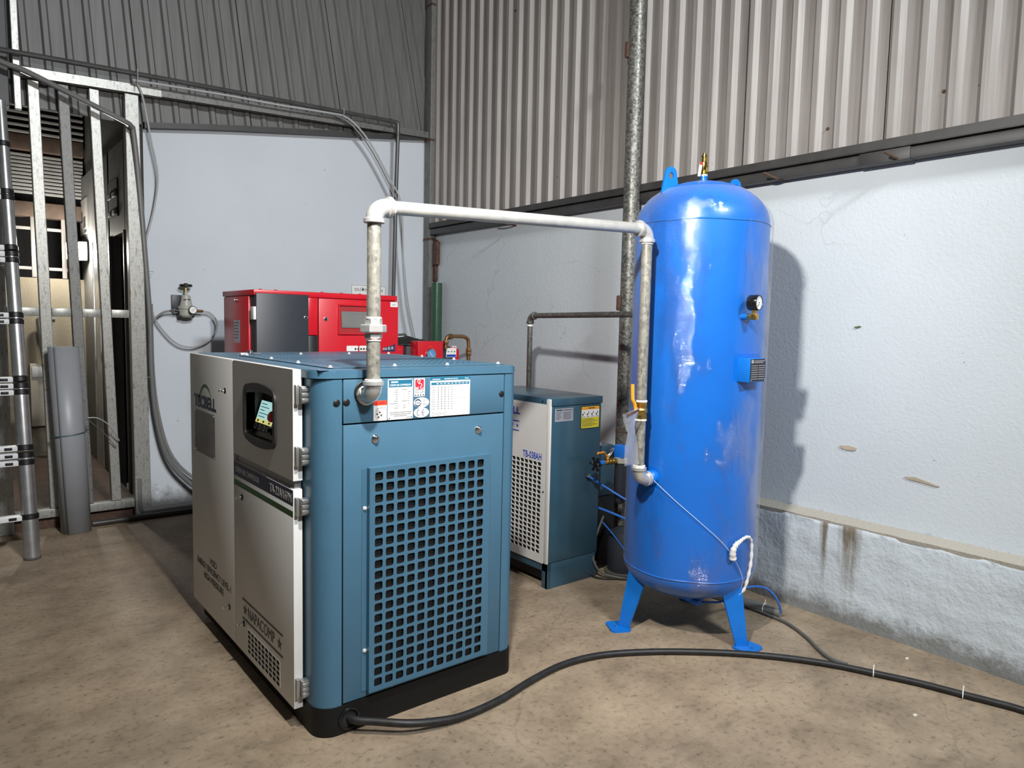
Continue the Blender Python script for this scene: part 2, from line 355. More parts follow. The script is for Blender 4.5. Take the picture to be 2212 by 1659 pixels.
def perf(bm, mat, x0, y0, nx, ny, px, py, hw, hh, r, th, border=(0, 0, 0, 0), skew=0.0):
    """sheet with nx*ny real rounded holes, front at height 0, th thick; x0,y0 = centre of the first (lower left) hole"""
    def P(x, y, h): return bm.verts.new(mat @ Vector((x, y, h)))
    for j in range(ny):
        for i in range(nx):
            cx = x0 + i * px; cy = y0 + j * py
            O = [P(cx + sx * px / 2, cy + sy * py / 2, 0) for sx, sy in ((1, -1), (1, 1), (-1, 1), (-1, -1))]
            H = []
            for q, (sx, sy, a0) in enumerate(((1, -1, -90), (1, 1, 0), (-1, 1, 90), (-1, -1, 180))):
                for k in range(3):
                    a = math.radians(a0 + 45 * k); H.append((cx + sx * (hw - r) + r * math.cos(a) + skew * (sy * (hh - r) + r * math.sin(a)), cy + sy * (hh - r) + r * math.sin(a)))
            F = [P(x, y, 0) for x, y in H]; K = [P(x, y, -th) for x, y in H]
            for q in range(4):
                bm.faces.new((O[q], F[q * 3 + 1], F[q * 3])); bm.faces.new((O[q], F[q * 3 + 2], F[q * 3 + 1]))
                q2 = (q + 1) % 4; bm.faces.new((O[q], O[q2], F[q2 * 3], F[q * 3 + 2]))
            for k in range(12): k2 = (k + 1) % 12; bm.faces.new((F[k], F[k2], K[k2], K[k]))
    L = x0 - px / 2; R = x0 + (nx - 0.5) * px; Bt = y0 - py / 2; T = y0 + (ny - 0.5) * py; l, b, r_, t = border
    for a0, b0, a1, b1 in ((L - l, Bt - b, L, T + t), (R, Bt - b, R + r_, T + t), (L, Bt - b, R, Bt), (L, T, R, T + t)):
        if a1 - a0 > 1e-5 and b1 - b0 > 1e-5: plate(bm, mat, a0, b0, a1, b1, -th, 0)
    return bm
def text(s, mat, parent, fr, w=None, h=0.02, name='lettering', th=0.0008, bold=0.0, align='C'):
    cu = bpy.data.curves.new('tmp_text', 'FONT'); cu.body = s; cu.size = 1.0; cu.offset = bold; cu.resolution_u = 3
    ob = bpy.data.objects.new('tmp_text', cu); COL.objects.link(ob)
    dg = bpy.context.evaluated_depsgraph_get(); me = bpy.data.meshes.new_from_object(ob.evaluated_get(dg))
    bpy.data.objects.remove(ob); bpy.data.curves.remove(cu)
    bm = B(); bm.from_mesh(me); bpy.data.meshes.remove(me)
    xs = [v.co.x for v in bm.verts]; ys = [v.co.y for v in bm.verts]
    x0, x1, y0, y1 = min(xs), max(xs), min(ys), max(ys)
    sy = h / (y1 - y0); sx = (w / (x1 - x0)) if w else sy
    dx = (x0 + x1) / 2 if align == 'C' else (x0 if align == 'L' else x1)
    ft = fr @ Matrix.Diagonal((sx, sy, 1, 1)) @ Matrix.Translation((-dx, -(y0 + y1) / 2, 0))
    bm.transform(ft); nrm = (fr.to_3x3() @ Vector((0, 0, 1))).normalized() * th
    r = bmesh.ops.extrude_face_region(bm, geom=list(bm.faces)); bmesh.ops.translate(bm, vec=nrm, verts=[e for e in r['geom'] if isinstance(e, bmesh.types.BMVert)])
    return obj(name, bm, mat, parent)
def elbow(bm, a, c, b, r, collar, n=14):
    """quarter bend from a through corner c to b with a collar at both mouths"""
    a, c, b = Vector(a), Vector(c), Vector(b); pts = []
    for k in range(9):
        t = k / 8; pts.append(a * (1 - t) ** 2 + c * 2 * t * (1 - t) + b * t * t)
    tube(bm, pts, r, n)
    for p, q in ((a, c), (b, c)):
        d = (p - q).normalized(); lathe(bm, [(r, -0.014), (collar, -0.010), (collar, 0.002), (r, 0.004)], p, d, n)
    return bm
def ray_poly(poly, c, a):
    d = (math.cos(a), math.sin(a)); best = 1e9
    for (x0, y0), (x1, y1) in zip(poly, poly[1:] + poly[:1]):
        ex, ey = x1 - x0, y1 - y0; det = d[0] * -ey + d[1] * ex
        if abs(det) < 1e-12: continue
        t = ((x0 - c[0]) * -ey + (y0 - c[1]) * ex) / det; u = (d[0] * (y0 - c[1]) - d[1] * (x0 - c[0])) / det
        if t > 0 and -1e-9 <= u <= 1 + 1e-9: best = min(best, t)
    return (c[0] + d[0] * best, c[1] + d[1] * best)
def star(cx, cy, R, r=None):
    r = r or R * 0.4; return [(cx + (R if k % 2 == 0 else r) * math.cos(math.pi / 2 + k * math.pi / 5), cy + (R if k % 2 == 0 else r) * math.sin(math.pi / 2 + k * math.pi / 5)) for k in range(10)]
def cylrod(bm, a, b, r, n=12): return tube(bm, [a, b], r, n)
def hexa(bm, o, axis, r, h):
    return lathe(bm, [(r * 0.92, 0), (r, h * 0.12), (r, h * 0.88), (r * 0.92, h)], o, axis, 6)
def lock(parent, fr, r=0.012, key=False):
    """cam lock: round rosette with a protruding barrel"""
    n = (fr.to_3x3() @ Vector((0, 0, 1))); o = fr.translation
    bm = B(); lathe(bm, [(r, 0), (r, 0.003), (r * 0.75, 0.006), (r * 0.72, 0.012), (r * 0.5, 0.013)], o, n, 18)
    k = obj('lock', bm, 'chrome', parent)
    return k
def curve_pipe(name, pts, r, mat, parent=None, loc=None, sub=6, n=10): return obj(name, tube(B(), spline(pts, sub), r, n), mat, parent, loc)
from mathutils import noise as mnoise
# ================================================================== the setting
bm = B(); box(bm, (-6, -8, -0.1), (3.8, 5.95, 0.0)); struct(obj('floor', bm, 'concrete_floor'), 'worn tan concrete floor of the workshop')
# right wall: plaster, rough footing, ledge
wr = struct(obj('wall_right', box(B(), (3.66, -1.5, 0.0), (3.80, 5.95, 2.36)), 'plaster_right'), 'pale plastered wall on the right below the corrugated sheets')
def rough_slab(x0, y0, y1, z0, z1, amp, ny, nz, back, top_drop=0.0):
    bm = B(); g = []
    for j in range(nz + 1):
        row = []
        for i in range(ny + 1):
            y = y0 + (y1 - y0) * i / ny; z = z0 + (z1 - z0) * j / nz
            d = amp * (mnoise.noise(Vector((y * 3.1, z * 4.0, 1.7))) + 0.6 * mnoise.noise(Vector((y * 9, z * 11, 5.1))) + 0.25 * mnoise.noise(Vector((y * 25, z * 30, 9.1))))
            row.append(bm.verts.new((x0 + d, y, z + (0.008 * mnoise.noise(Vector((y * 6, 3.3, 0))) if j == nz else 0))))
        g.append(row)
    for j in range(nz):
        for i in range(ny): bm.faces.new((g[j][i], g[j][i + 1], g[j + 1][i + 1], g[j + 1][i]))
    bt = [bm.verts.new((back, y0 + (y1 - y0) * i / ny, z1 + 0.02)) for i in range(ny + 1)]
    for i in range(ny): bm.faces.new((g[nz][i], g[nz][i + 1], bt[i + 1], bt[i]))
    return bm
obj('footing', rough_slab(3.575, -1.5, 5.95, 0.0, 0.505, 0.010, 220, 26, 3.665), 'plaster_footing', wr, smooth=80)
bm = B(); N = 120
lo = [bm.verts.new((3.572 + 0.006 * mnoise.noise(Vector((k * .9, 0, 2))), -1.5 + 7.45 * k / N, 0.517 + 0.004 * mnoise.noise(Vector((k * .7, 3, 2))))) for k in range(N + 1)]
hi = [bm.verts.new((3.662, -1.5 + 7.45 * k / N, 0.537 + 0.005 * mnoise.noise(Vector((k * .6, 9, 2))))) for k in range(N + 1)]
dn = [bm.verts.new((v.co.x + 0.004, v.co.y, 0.497)) for v in lo]
for k in range(N): bm.faces.new((lo[k], lo[k + 1], hi[k + 1], hi[k])); bm.faces.new((dn[k], dn[k + 1], lo[k + 1], lo[k]))
obj('ledge', bm, 'ledge_top', wr)
# rust and damp stain below the ledge, patches of bare plaster
def stain(name, pts, mat, parent, x=3.657, th=0.003):
    bm = B(); extrude(bm, [(-y, z) for y, z in pts], left(x, 0, 0), 0, th); return obj(name, bm, mat, parent)
flat('stain_brown', (0.20, 0.165, 0.11), 0.8, var=0.45, scale=30); flat('bare_plaster', (0.42, 0.36, 0.27), 0.8, var=0.2)
stain('bare_patch', [(1.79, 0.905), (1.74, 0.912), (1.70, 0.905), (1.705, 0.89), (1.75, 0.888), (1.78, 0.893)], 'bare_plaster', wr)
stain('bare_patch', [(1.46, 0.80), (1.41, 0.806), (1.34, 0.79), (1.30, 0.782), (1.31, 0.776), (1.38, 0.785), (1.44, 0.79)], 'bare_plaster', wr)
stain('leaf_mark', [(1.752, 1.528), (1.735, 1.532), (1.722, 1.534), (1.714, 1.530), (1.725, 1.524), (1.742, 1.522)], 'leaf', wr)
def corrug(s0, s1, zb, zt, period, depth, place, lean=lambda s: 0.0, fl=0.13, rd=0.26):
    bm = B(); prof = []; s = s0
    while s < s1 - 1e-6:
        for q, d in ((0, 0), (1 - 2 * fl - rd, 0), (1 - fl - rd, 1), (1 - fl, 1)):
            ss = s + q * period
            if ss <= s1 + 1e-6: prof.append((ss, d * depth))
        s += period
    prof.append((s1, 0)); prev = None
    for ss, d in prof:
        z0 = zb(ss) if callable(zb) else zb; row = []
        for z in (z0, z0 + 0.6, zt): row.append(bm.verts.new(place(ss - lean(ss) * (z - z0), z, d)))
        if prev:
            for k in range(2): bm.faces.new((prev[k], row[k], row[k + 1], prev[k + 1]))
        prev = row
    return bm
per = 0.1325
y = -1.52
while y < 5.80:
    y1 = min(y + 6 * per, 5.84)
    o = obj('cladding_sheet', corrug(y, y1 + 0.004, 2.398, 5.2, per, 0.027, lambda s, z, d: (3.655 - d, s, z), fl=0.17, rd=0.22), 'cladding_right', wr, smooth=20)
    y = y1
for (yy, zz) in ((2.66, 2.49), (2.29, 2.50), (1.95, 2.56), (1.40, 2.62), (1.25, 2.61), (1.10, 2.66), (4.52, 2.56), (4.04, 2.62), (5.10, 2.50), (3.60, 2.60), (1.64, 2.95), (5.2, 3.6), (4.6, 4.0)):
    bm = B(); lathe(bm, [(0.009, 0), (0.009, 0.003), (0.005, 0.004), (0.005, 0.010), (0, 0.011)], (3.652, yy, zz), (-1, 0, 0), 8); obj('roofing_screw', bm, 'rust', wr)
# purlin rail beneath the sheets: box section with a darker angle above
bm = B(); box(bm, (3.585, -1.5, 2.325), (3.675, 5.74, 2.378), 0.004); pr = tag(obj('purlin_beam', bm, 'dark_purlin', loc=(3.63, 2, 2.33)), 'long dark steel beam under the corrugated sheets of the right wall', 'beam')
bm = B(); box(bm, (3.575, -1.5, 2.384), (3.582, 5.74, 2.432)); box(bm, (3.575, -1.5, 2.384), (3.65, 5.74, 2.390)); obj('angle_strip', bm, 'dark_purlin', pr)
bm = B(); box(bm, (3.577, 1.50, 2.322), (3.66, 1.74, 2.381), 0.003); obj('splice_plate', bm, 'dark_purlin', pr)
for i, (yy, zz, lb) in enumerate(((2.18, 2.328, 'rusty bent rod end sticking out beside the blue tank top'), (1.551, 2.331, 'rusty rod end sticking out far right under the splice plate'), (4.545, 2.310, 'rusty rod end sticking out behind the galvanised pipe run'))):
    bm = B(); tube(bm, spline([(3.68, yy, zz - 0.004), (3.61, yy, zz - 0.002), (3.54, yy + 0.012, zz + 0.006), (3.49, yy + 0.03, zz + 0.022)], 4), 0.0065, 8)
    t = tag(obj('rebar_stub', bm, 'rust', loc=(3.66, yy, zz)), lb, 'rod', 'rod ends under the right purlin')
# back wall
def zline(x): 
    P = ((-0.3, 2.90), (1.04, 2.90), (1.18, 2.905), (1.755, 2.995), (2.35, 3.075), (2.99, 3.160), (3.7, 3.262))
    for (a, za), (b, zb) in zip(P, P[1:]):
        if x <= b: return za + (zb - za) * (x - a) / (b - a)
    return P[-1][1]
bm = B(); xs = [1.19 + (3.70 - 1.19) * k / 12 for k in range(13)]
extrude(bm, [(1.19, 0.0), (3.70, 0.0)] + [(x, zline(x) - 0.03) for x in reversed(xs)], front(0, 5.87, 0), -0.08, 0)
wb = struct(obj('wall_back', bm, 'plaster_back'), 'white plastered back wall behind the red compressor')
lean = lambda s: 0.05 + 0.05 * (s - 0.5)
s = 0.40
while s < 4.20:
    s1 = min(s + 6 * per, 4.25)
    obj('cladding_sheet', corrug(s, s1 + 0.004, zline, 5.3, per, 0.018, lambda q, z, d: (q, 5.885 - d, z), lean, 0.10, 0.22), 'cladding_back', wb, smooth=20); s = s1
bm = B()
for k in range(12):
    a, b = xs[k], xs[k + 1]; va = []
    for x in (a, b):
        z = zline(x); va.append([bm.verts.new((x, 5.80, z - 0.035)), bm.verts.new((x, 5.88, z - 0.035)), bm.verts.new((x, 5.84, z + 0.012)), bm.verts.new((x, 5.80, z + 0.004))])
    for q in range(4): bm.faces.new((va[0][q], va[0][(q + 1) % 4], va[1][(q + 1) % 4], va[1][q]))
obj('flashing', bm, 'dark_purlin', wb)
# leaning girt across the back wall
def sloped_bar(bm, p, q, hy, hz):
    p, q = Vector(p), Vector(q); d = (q - p).normalized(); y = Vector((0, 1, 0)); up = y.cross(d) * -1
    if up.z < 0: up = -up
    vs = []
    for c in (p, q): vs.append([bm.verts.new(c + y * sy * hy + up * sz * hz) for sy, sz in ((-1, -1), (1, -1), (1, 1), (-1, 1))])
    for k in range(4): bm.faces.new((vs[0][k], vs[0][(k + 1) % 4], vs[1][(k + 1) % 4], vs[1][k]))
    bm.faces.new(vs[0][::-1]); bm.faces.new(vs[1]); return bm
gr_ = thing('girt_rail', (2, 5.8, 3.1), 'pale steel rail running along the back wall sheets below a conduit', 'rail')
bm = B(); sloped_bar(bm, (0.45, 5.80, 3.092), (1.30, 5.80, 3.134), 0.028, 0.030); obj('rail_length', bm, 'galv_stud', gr_)
bm = B(); sloped_bar(bm, (1.30, 5.80, 3.134), (3.58, 5.80, 3.244), 0.028, 0.027); obj('rail_length', bm, 'galv_post', gr_)
bm = B(); tube(bm, spline([(-0.2, 5.70, 3.15), (0.34, 5.70, 3.178), (1.08, 5.70, 3.207), (1.70, 5.70, 3.227), (2.64, 5.70, 3.257), (3.15, 5.70, 3.272), (3.20, 5.70, 3.262), (3.218, 5.70, 3.232), (3.217, 5.72, 2.8), (3.217, 5.74, 2.318), (3.208, 5.76, 1.2), (3.206, 5.76, 0.3)], 6), 0.017, 10)
c0 = tag(obj('steel_conduit', bm, 'conduit_dark', loc=(3.2, 5.7, 0.3)), 'dark steel conduit running along the back rail and down beside the corner', 'pipe')
bm = B(); lathe(bm, [(0.021, 0), (0.021, 0.03)], (3.16, 5.70, 3.272), (-1, 0, 0), 10); obj('coupling', bm, 'conduit_dark', c0); bm = B(); lathe(bm, [(0.021, 0), (0.021, 0.03)], (3.218, 5.70, 3.19), (0, 0, -1), 10); obj('coupling', bm, 'conduit_dark', c0)
# corner post
bm = B(); box(bm, (3.585, 5.745, 0), (3.685, 5.845, 5.2), 0.004); cp = tag(obj('corner_post', bm, 'galv_post', loc=(3.63, 5.8, 0)), 'square grey steel column in the corner between the two walls', 'column')
for z_ in (2.28, 3.19, 4.40):
    bm = B(); box(bm, (3.582, 5.742, z_), (3.688, 5.848, z_ + 0.02)); obj('weld_band', bm, 'rust', cp)
bm = B(); box(bm, (3.625, 5.70, 1.90), (3.655, 5.745, 2.28)); box(bm, (3.61, 5.66, 2.05), (3.65, 5.72, 2.26)); obj('rusty_bracket', bm, 'rust', cp)
# round pole in front of the right wall
bm = B(); lathe(bm, [(0.053, 0.0), (0.053, 5.2)], (3.53, 3.19, 0), (0, 0, 1), 24); pl = tag(obj('steel_pole', bm, 'galv_pole', loc=(3.53, 3.19, 0)), 'tall mottled galvanised pole standing against the right wall behind the tank', 'pole')
for zz in (3.27, 1.66):
    bm = B(); box(bm, (3.462, 3.205, zz - 0.05), (3.492, 3.235, zz + 0.05), 0.008); obj('broken_lug', bm, 'rust', pl)
bm = B(); lathe(bm, [(0.0545, 0), (0.0545, 0.012)], (3.53, 3.19, 0.80), (0.05, 0, 1), 24); obj('rust_ring', bm, 'rust', pl)

# ------------------------------------------------------------------ annex behind the studs
bm = B(); box(bm, (-2.0, 5.90, -0.1), (1.12, 8.3, 0.11)); fa = struct(obj('floor_annex', bm, 'brown_beam'), 'raised dirty floor of the annex beyond the metal studs')
bm = B(); box(bm, (-2.0, 5.84, 0.0), (1.06, 5.90, 0.085)); obj('step_face', bm, 'rust', fa)
bm = B(); box(bm, (1.12, 5.96, 0), (1.2, 6.22, 2.86)); box(bm, (1.12, 6.84, 0), (1.2, 8.4, 2.86)); box(bm, (1.12, 6.2, 2.16), (1.2, 6.9, 2.86)); box(bm, (1.16, 5.96, 2.86), (1.2, 8.4, 3.5))
ws = struct(obj('wall_side', bm, 'panel_grey'), 'grey sheet side wall of the annex with a dark doorway')
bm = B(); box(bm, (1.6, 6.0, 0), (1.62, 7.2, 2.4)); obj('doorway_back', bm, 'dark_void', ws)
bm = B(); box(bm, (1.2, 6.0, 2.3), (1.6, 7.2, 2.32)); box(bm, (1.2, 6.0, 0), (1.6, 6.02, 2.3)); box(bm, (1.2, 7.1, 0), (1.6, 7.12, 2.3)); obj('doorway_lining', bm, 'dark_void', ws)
bm = B(); box(bm, (1.105, 6.80, 0.05), (1.122, 6.85, 2.17), 0.002); box(bm, (1.105, 6.18, 0.05), (1.122, 6.22, 2.17), 0.002); obj('door_frame', bm, 'panel_grey', ws)
bm = B(); box(bm, (1.10, 7.30, 0.1), (1.121, 7.36, 2.18), 0.002); box(bm, (1.10, 7.62, 0.1), (1.121, 7.66, 2.18), 0.002); box(bm, (1.108, 7.36, 0.1), (1.121, 7.62, 2.18)); obj('aluminium_panel', bm, 'aluminium', ws)
bm = B(); box(bm, (1.105, 7.0, 0.1), (1.121, 7.25, 1.3)); obj('brown_board', bm, 'brown_beam', ws)
t = thing('vent_grille', (1.11, 6.63, 2.3), 'dark vent opening high in the grey annex wall above the doorway', 'vent')
bm = B(); box(bm, (1.112, 6.45, 2.30), (1.122, 6.82, 2.60)); obj('vent_back', bm, 'dark_void', t)
for k in range(2):
    for j in range(2):
        bm = B(); box(bm, (1.10, 6.47 + k * 0.18, 2.32 + j * 0.14), (1.114, 6.62 + k * 0.18, 2.36 + j * 0.14), 0.002); obj('slat', bm, 'panel_grey', t)
t = thing('poster', (1.11, 8.2, 2.3), 'pale printed poster on the annex wall above the bright lamp', 'poster')
bm = B(); box(bm, (1.112, 7.98, 2.30), (1.121, 8.40, 2.64)); obj('poster_sheet', bm, 'grille_paint', t)
for a_ in ((8.05, 2.36, 8.16, 2.46), (8.22, 2.42, 8.33, 2.52), (8.0, 2.31, 8.12, 2.34)):
    bm = B(); box(bm, (1.108, a_[0], a_[1]), (1.113, a_[2], a_[3])); obj('poster_picture', bm, 'print_dark', t)
# far wall
wf = struct(obj('wall_far', box(B(), (-2.0, 8.3, 0.0), (1.2, 8.42, 1.86)), 'concrete_wall'), 'stained bare concrete wall at the back of the annex')
bm = B(); box(bm, (-2.0, 8.28, 2.44), (1.14, 8.42, 2.58), 0.004); tag(obj('lintel_beam', bm, 'brown_beam', loc=(0, 8.35, 2.44)), 'brown painted beam over the barred annex window', 'beam')
bm = B(); box(bm, (-2.0, 8.26, 3.06), (1.14, 8.42, 3.20), 0.004); tag(obj('upper_beam', bm, 'brown_beam', loc=(0, 8.35, 3.06)), 'upper brown beam between the two rows of louvres in the annex', 'beam')
struct(obj('annex_dark_backdrop', box(B(), (-2.0, 9.0, 0), (1.6, 9.05, 3.6)), 'dark_void')); struct(obj('ceiling_annex_unseen', box(B(), (-2.0, 5.95, 3.55), (1.6, 9.05, 3.6)), 'dark_void'))  # dark backdrop for unlit depth behind window; unseen ceiling added to block world light
struct(obj('wall_annex_unseen', box(B(), (-2.05, 5.95, 0), (-2.0, 9.05, 3.6)), 'panel_grey'))  # unseen wall added to close the annex off from world light
t = thing('roller_shutter', (0.5, 8.32, 2.6), 'grey ribbed shutter between the two brown beams in the annex', 'shutter')
bm = B(); box(bm, (-2.0, 8.36, 2.58), (1.14, 8.38, 3.06)); obj('shutter_backing', bm, 'dark_void', t)
for k in range(11):
    bm = B(); box(bm, (-2.0, 8.33, 2.66 + k * 0.035), (1.14, 8.36, 2.685 + k * 0.035), 0.003); obj('slat', bm, 'shutter_grey', t)
t = thing('upper_louvre', (0.5, 8.32, 3.2), 'bright louvre slats just below the annex roof', 'louvre')
for k in range(5):
    bm = B(); box(bm, (-2.0, 8.25, 3.21 + k * 0.06), (1.14, 8.33, 3.235 + k * 0.06), 0.003); obj('slat', bm, 'shutter_grey', t)
t = thing('window_grille', (0.5, 8.3, 1.87), 'painted bar grille across the dark annex window', 'grille')
for xx in (0.30, 0.50, 0.705, 0.955):
    bm = B(); box(bm, (xx - 0.02, 8.29, 1.865), (xx + 0.02, 8.31, 2.44), 0.003); obj('bar', bm, 'grille_paint', t)
for zz in (1.95, 2.33):
    bm = B(); box(bm, (-0.6, 8.295, zz - 0.015), (1.02, 8.305, zz + 0.015), 0.003); obj('crossbar', bm, 'grille_paint', t)
t = thing('meter_box', (0.72, 8.25, 0.42), 'cream electrical box on the annex wall behind the studs', 'box')
bm = B(); box(bm, (0.635, 8.21, 0.42), (0.85, 8.3, 1.03), 0.005); obj('box_body', bm, 'drywall_box', t)
bm = B(); box(bm, (0.65, 8.20, 0.90), (0.83, 8.212, 1.0), 0.002); obj('box_label', bm, 'label_white', t)
bm = B(); tube(bm, spline([(0.85, 8.2, 1.46), (0.74, 8.2, 1.46), (0.725, 8.2, 1.40), (0.77, 8.15, 0.9), (0.80, 8.1, 0.62)], 5), 0.028, 10); tag(obj('drain_pipe', bm, 'grey_cable', loc=(0.78, 8.15, 0.62)), 'grey bent drain pipe in front of the cream annex box', 'pipe')
t = thing('flood_lamp', (1.05, 8.02, 2.05), 'glaring white flood lamp on the annex wall seen between the studs', 'lamp')
lm_ = frame((1.02, 7.98, 2.12), (0.80, -0.60, 0), (0, 0, 1))
bm = B(); plate(bm, lm_, -0.10, -0.09, 0.10, 0.09, -0.05, 0.0, 0.01); obj('housing', bm, 'bezel', t)
bm = B(); plate(bm, lm_, -0.09, -0.08, 0.09, 0.08, 0.0, 0.01, 0.01); obj('lens', bm, 'lamp_glow', t)
bm = B(); box(bm, (1.06, 8.0, 2.10), (1.12, 8.05, 2.14), 0.004); obj('wall_arm', bm, 'bezel', t)
fl = point_light('flood_light', (0.93, 7.86, 2.12), 36, 0.05, (1.0, 0.95, 0.86))

# ------------------------------------------------------------------ stud frame
def stud(x0b, x1b, x0t, x1t, zb, zt, y0, y1, label, name='metal_stud', mat='galv_stud'):
    bm = B(); lo = [bm.verts.new(p) for p in ((x0b, y0, zb), (x1b, y0, zb), (x1b, y1, zb), (x0b, y1, zb))]; hi = [bm.verts.new(p) for p in ((x0t, y0, zt), (x1t, y0, zt), (x1t, y1, zt), (x0t, y1, zt))]
    for k in range(4): bm.faces.new((lo[k], lo[(k + 1) % 4], hi[(k + 1) % 4], hi[k]))
    bm.faces.new(lo[::-1]); bm.faces.new(hi); bmesh.ops.bevel(bm, geom=list(bm.edges), offset=0.004, segments=1, affect='EDGES')
    return tag(obj(name, bm, mat, loc=((x0b + x1b) / 2, y0, zb)), label, 'stud', 'galvanised studs of the partition')
stud(0.541, 0.611, 0.488, 0.553, 0.15, 3.055, 5.80, 5.86, 'scuffed galvanised stud nearest the ladder')
stud(0.740, 0.805, 0.658, 0.723, 0.15, 3.065, 5.80, 5.86, 'darker galvanised stud second from the ladder', mat='galv_post')
stud(0.919, 0.982, 0.843, 0.905, 0.15, 3.075, 5.80, 5.86, 'galvanised stud left of the dark doorway')
stud(1.072, 1.180, 1.060, 1.150, 0.0, 3.085, 5.78, 5.86, 'widest galvanised stud where the partition meets the white wall')
stud(0.412, 0.452, 0.389, 0.434, 2.84, 4.6, 5.755, 5.79, 'short white upright above the ladder top', 'upright_strip')
stud(0.20, 0.33, 0.20, 0.33, 0.0, 2.85, 5.80, 5.88, 'pale post at the far left behind the ladder', 'metal_post')
stud(-0.1, 0.39, -0.1, 0.37, 2.86, 4.6, 5.80, 5.90, 'dark steel column at the top left corner', 'steel_column', 'dark_purlin')
for nm, z0, z1, y0, y1, lb, segs in (('middle_rail', 1.492, 1.55, 5.805, 5.855, 'horizontal rail at mid height across the studs', ((-0.6, 0.198), (0.332, 0.513), (0.586, 0.699), (0.767, 0.880), (0.948, 1.064))), ('bottom_rail', 0.088, 0.148, 5.795, 5.865, 'bottom rail under the studs at the annex step', ((-0.6, 0.198), (0.332, 1.068)))):
    r = thing(nm, (0.6, 5.83, z0), lb, 'rail')
    for a, b in segs:
        bm = B(); box(bm, (a, y0, z0), (b, y1, z1), 0.003); obj('rail_piece', bm, 'galv_stud', r)
# floor pipe and base conduit
bm = B(); tube(bm, [(0.78, 5.722, 0.022), (1.6, 5.716, 0.024), (3.0, 5.72, 0.024)], 0.021, 12); tag(obj('floor_pipe', bm, 'conduit_dark', loc=(1.5, 5.72, 0)), 'black pipe lying on the floor at the foot of the back wall', 'pipe')
bm = B(); tube(bm, spline([(1.10, 5.80, 0.30), (1.10, 5.80, 0.10), (1.115, 5.80, 0.055), (1.16, 5.80, 0.048), (1.6, 5.80, 0.05), (3.0, 5.80, 0.05)], 6), 0.026, 12); tag(obj('wall_conduit', bm, 'pvc_grey', loc=(1.1, 5.8, 0)), 'grey conduit bending from the wide stud along the wall foot', 'pipe')

# ================================================================== screw compressor (blue cabinet, white doors)
CX0, CX1, CY0, CY1, CT = 0.992, 1.880, 2.295, 3.735, 1.330
cmp_ = thing('screw_compressor', (1.43, 3.0, 0.0), 'large blue screw air compressor with white doors and a square-hole grille', 'compressor')
def plan(x0, y0, x1, y1, rfl, rfr, rb=0.03, seg=7):
    out = []
    for cx, cy, r, a0 in ((x0 + rfl, y0 + rfl, rfl, 180), (x1 - rfr, y0 + rfr, rfr, 270), (x1 - rb, y1 - rb, rb, 0), (x0 + rb, y1 - rb, rb, 90)):
        for k in range(seg + 1):
            a = math.radians(a0 + 90 * k / seg); out.append((cx + r * math.cos(a), cy + r * math.sin(a)))
    return out
ZF = Matrix.Identity(4)
bm = B(); extrude(bm, plan(CX0 - 0.002, CY0 - 0.004, CX1 + 0.002, CY1, 0.075, 0.05), ZF, 0.0, 0.108)
base = obj('base', bm, 'black_base', cmp_)
bm = B(); tube(bm, [(1.108 + 0.036 * math.cos(a), 2.289, 0.052 + 0.036 * math.sin(a)) for a in (2 * math.pi * k / 24 for k in range(25))], 0.006, 8); obj('cable_gland', bm, 'black_gloss', base)
bm = B(); disc(bm, (1.108, 2.2915, 0.052), (0, -1, 0), 0.034, 0.001); obj('gland_hole', bm, 'dark_void', base)
bm = B(); box(bm, (1.045, 2.317, 0.10), (1.855, 3.71, 1.29)); box(bm, (1.016, 2.37, 0.10), (1.05, 3.71, 0.90)); obj('cabinet_core', bm, 'black', cmp_)
# rounded corner posts and skins
def arc(cx, cy, r, a0, a1, n=9): return [(cx + r * math.cos(math.radians(a0 + (a1 - a0) * k / n)), cy + r * math.sin(math.radians(a0 + (a1 - a0) * k / n))) for k in range(n + 1)]
bm = B(); o = [(CX0, 2.46)] + arc(CX0 + 0.075, CY0 + 0.075, 0.075, 180, 270) + [(1.081, CY0), (1.081, CY0 + 0.02), (CX0 + 0.075, CY0 + 0.02)] + arc(CX0 + 0.075, CY0 + 0.075, 0.055, 270, 180) [1:] + [(CX0 + 0.02, 2.46)]
extrude(bm, o, ZF, 0.108, 1.297); obj('corner_panel', bm, 'blue_paint', cmp_)
bm = B(); o = [(1.806, CY0 + 0.02), (1.806, CY0)] + arc(CX1 - 0.05, CY0 + 0.05, 0.05, 270, 360) + [(CX1, CY1), (CX1 - 0.02, CY1), (CX1 - 0.02, CY0 + 0.05)]
extrude(bm, o, ZF, 0.108, 1.297); obj('side_panel', bm, 'blue_paint', cmp_)
bm = B(); box(bm, (CX0, CY1 - 0.02, 0.108), (CX1, CY1, 1.297), 0.003); obj('rear_panel', bm, 'blue_paint', cmp_)
# top cap and louvred lid
bm = B(); extrude(bm, plan(CX0 - 0.012, CY0 - 0.002, CX1 + 0.001, CY1 + 0.003, 0.076, 0.051), ZF, 1.301, CT); bmesh.ops.bevel(bm, geom=[e for e in bm.edges if all(v.co.z > CT - 1e-5 for v in e.verts)], offset=0.004, segments=2, affect='EDGES')
obj('top_cap', bm, 'blue_paint', cmp_)
TF = frame((0, 0, CT + 0.004), (1, 0, 0), (0, 1, 0))
bm = B(); perf(bm, TF, 1.135, 2.47, 23, 21, 0.030, 0.0405, 0.0095, 0.0125, 0.004, 0.003, (0.052, 0.065, 0.062, 0.065)); lid = obj('top_lid', bm, 'blue_paint', cmp_)
bm = B(); box(bm, (1.10, 2.42, CT + 0.0002), (1.83, 3.33, CT + 0.0008)); obj('lid_hole_shade', bm, 'black', lid)  # black sheet stands in for the shade below the lid holes
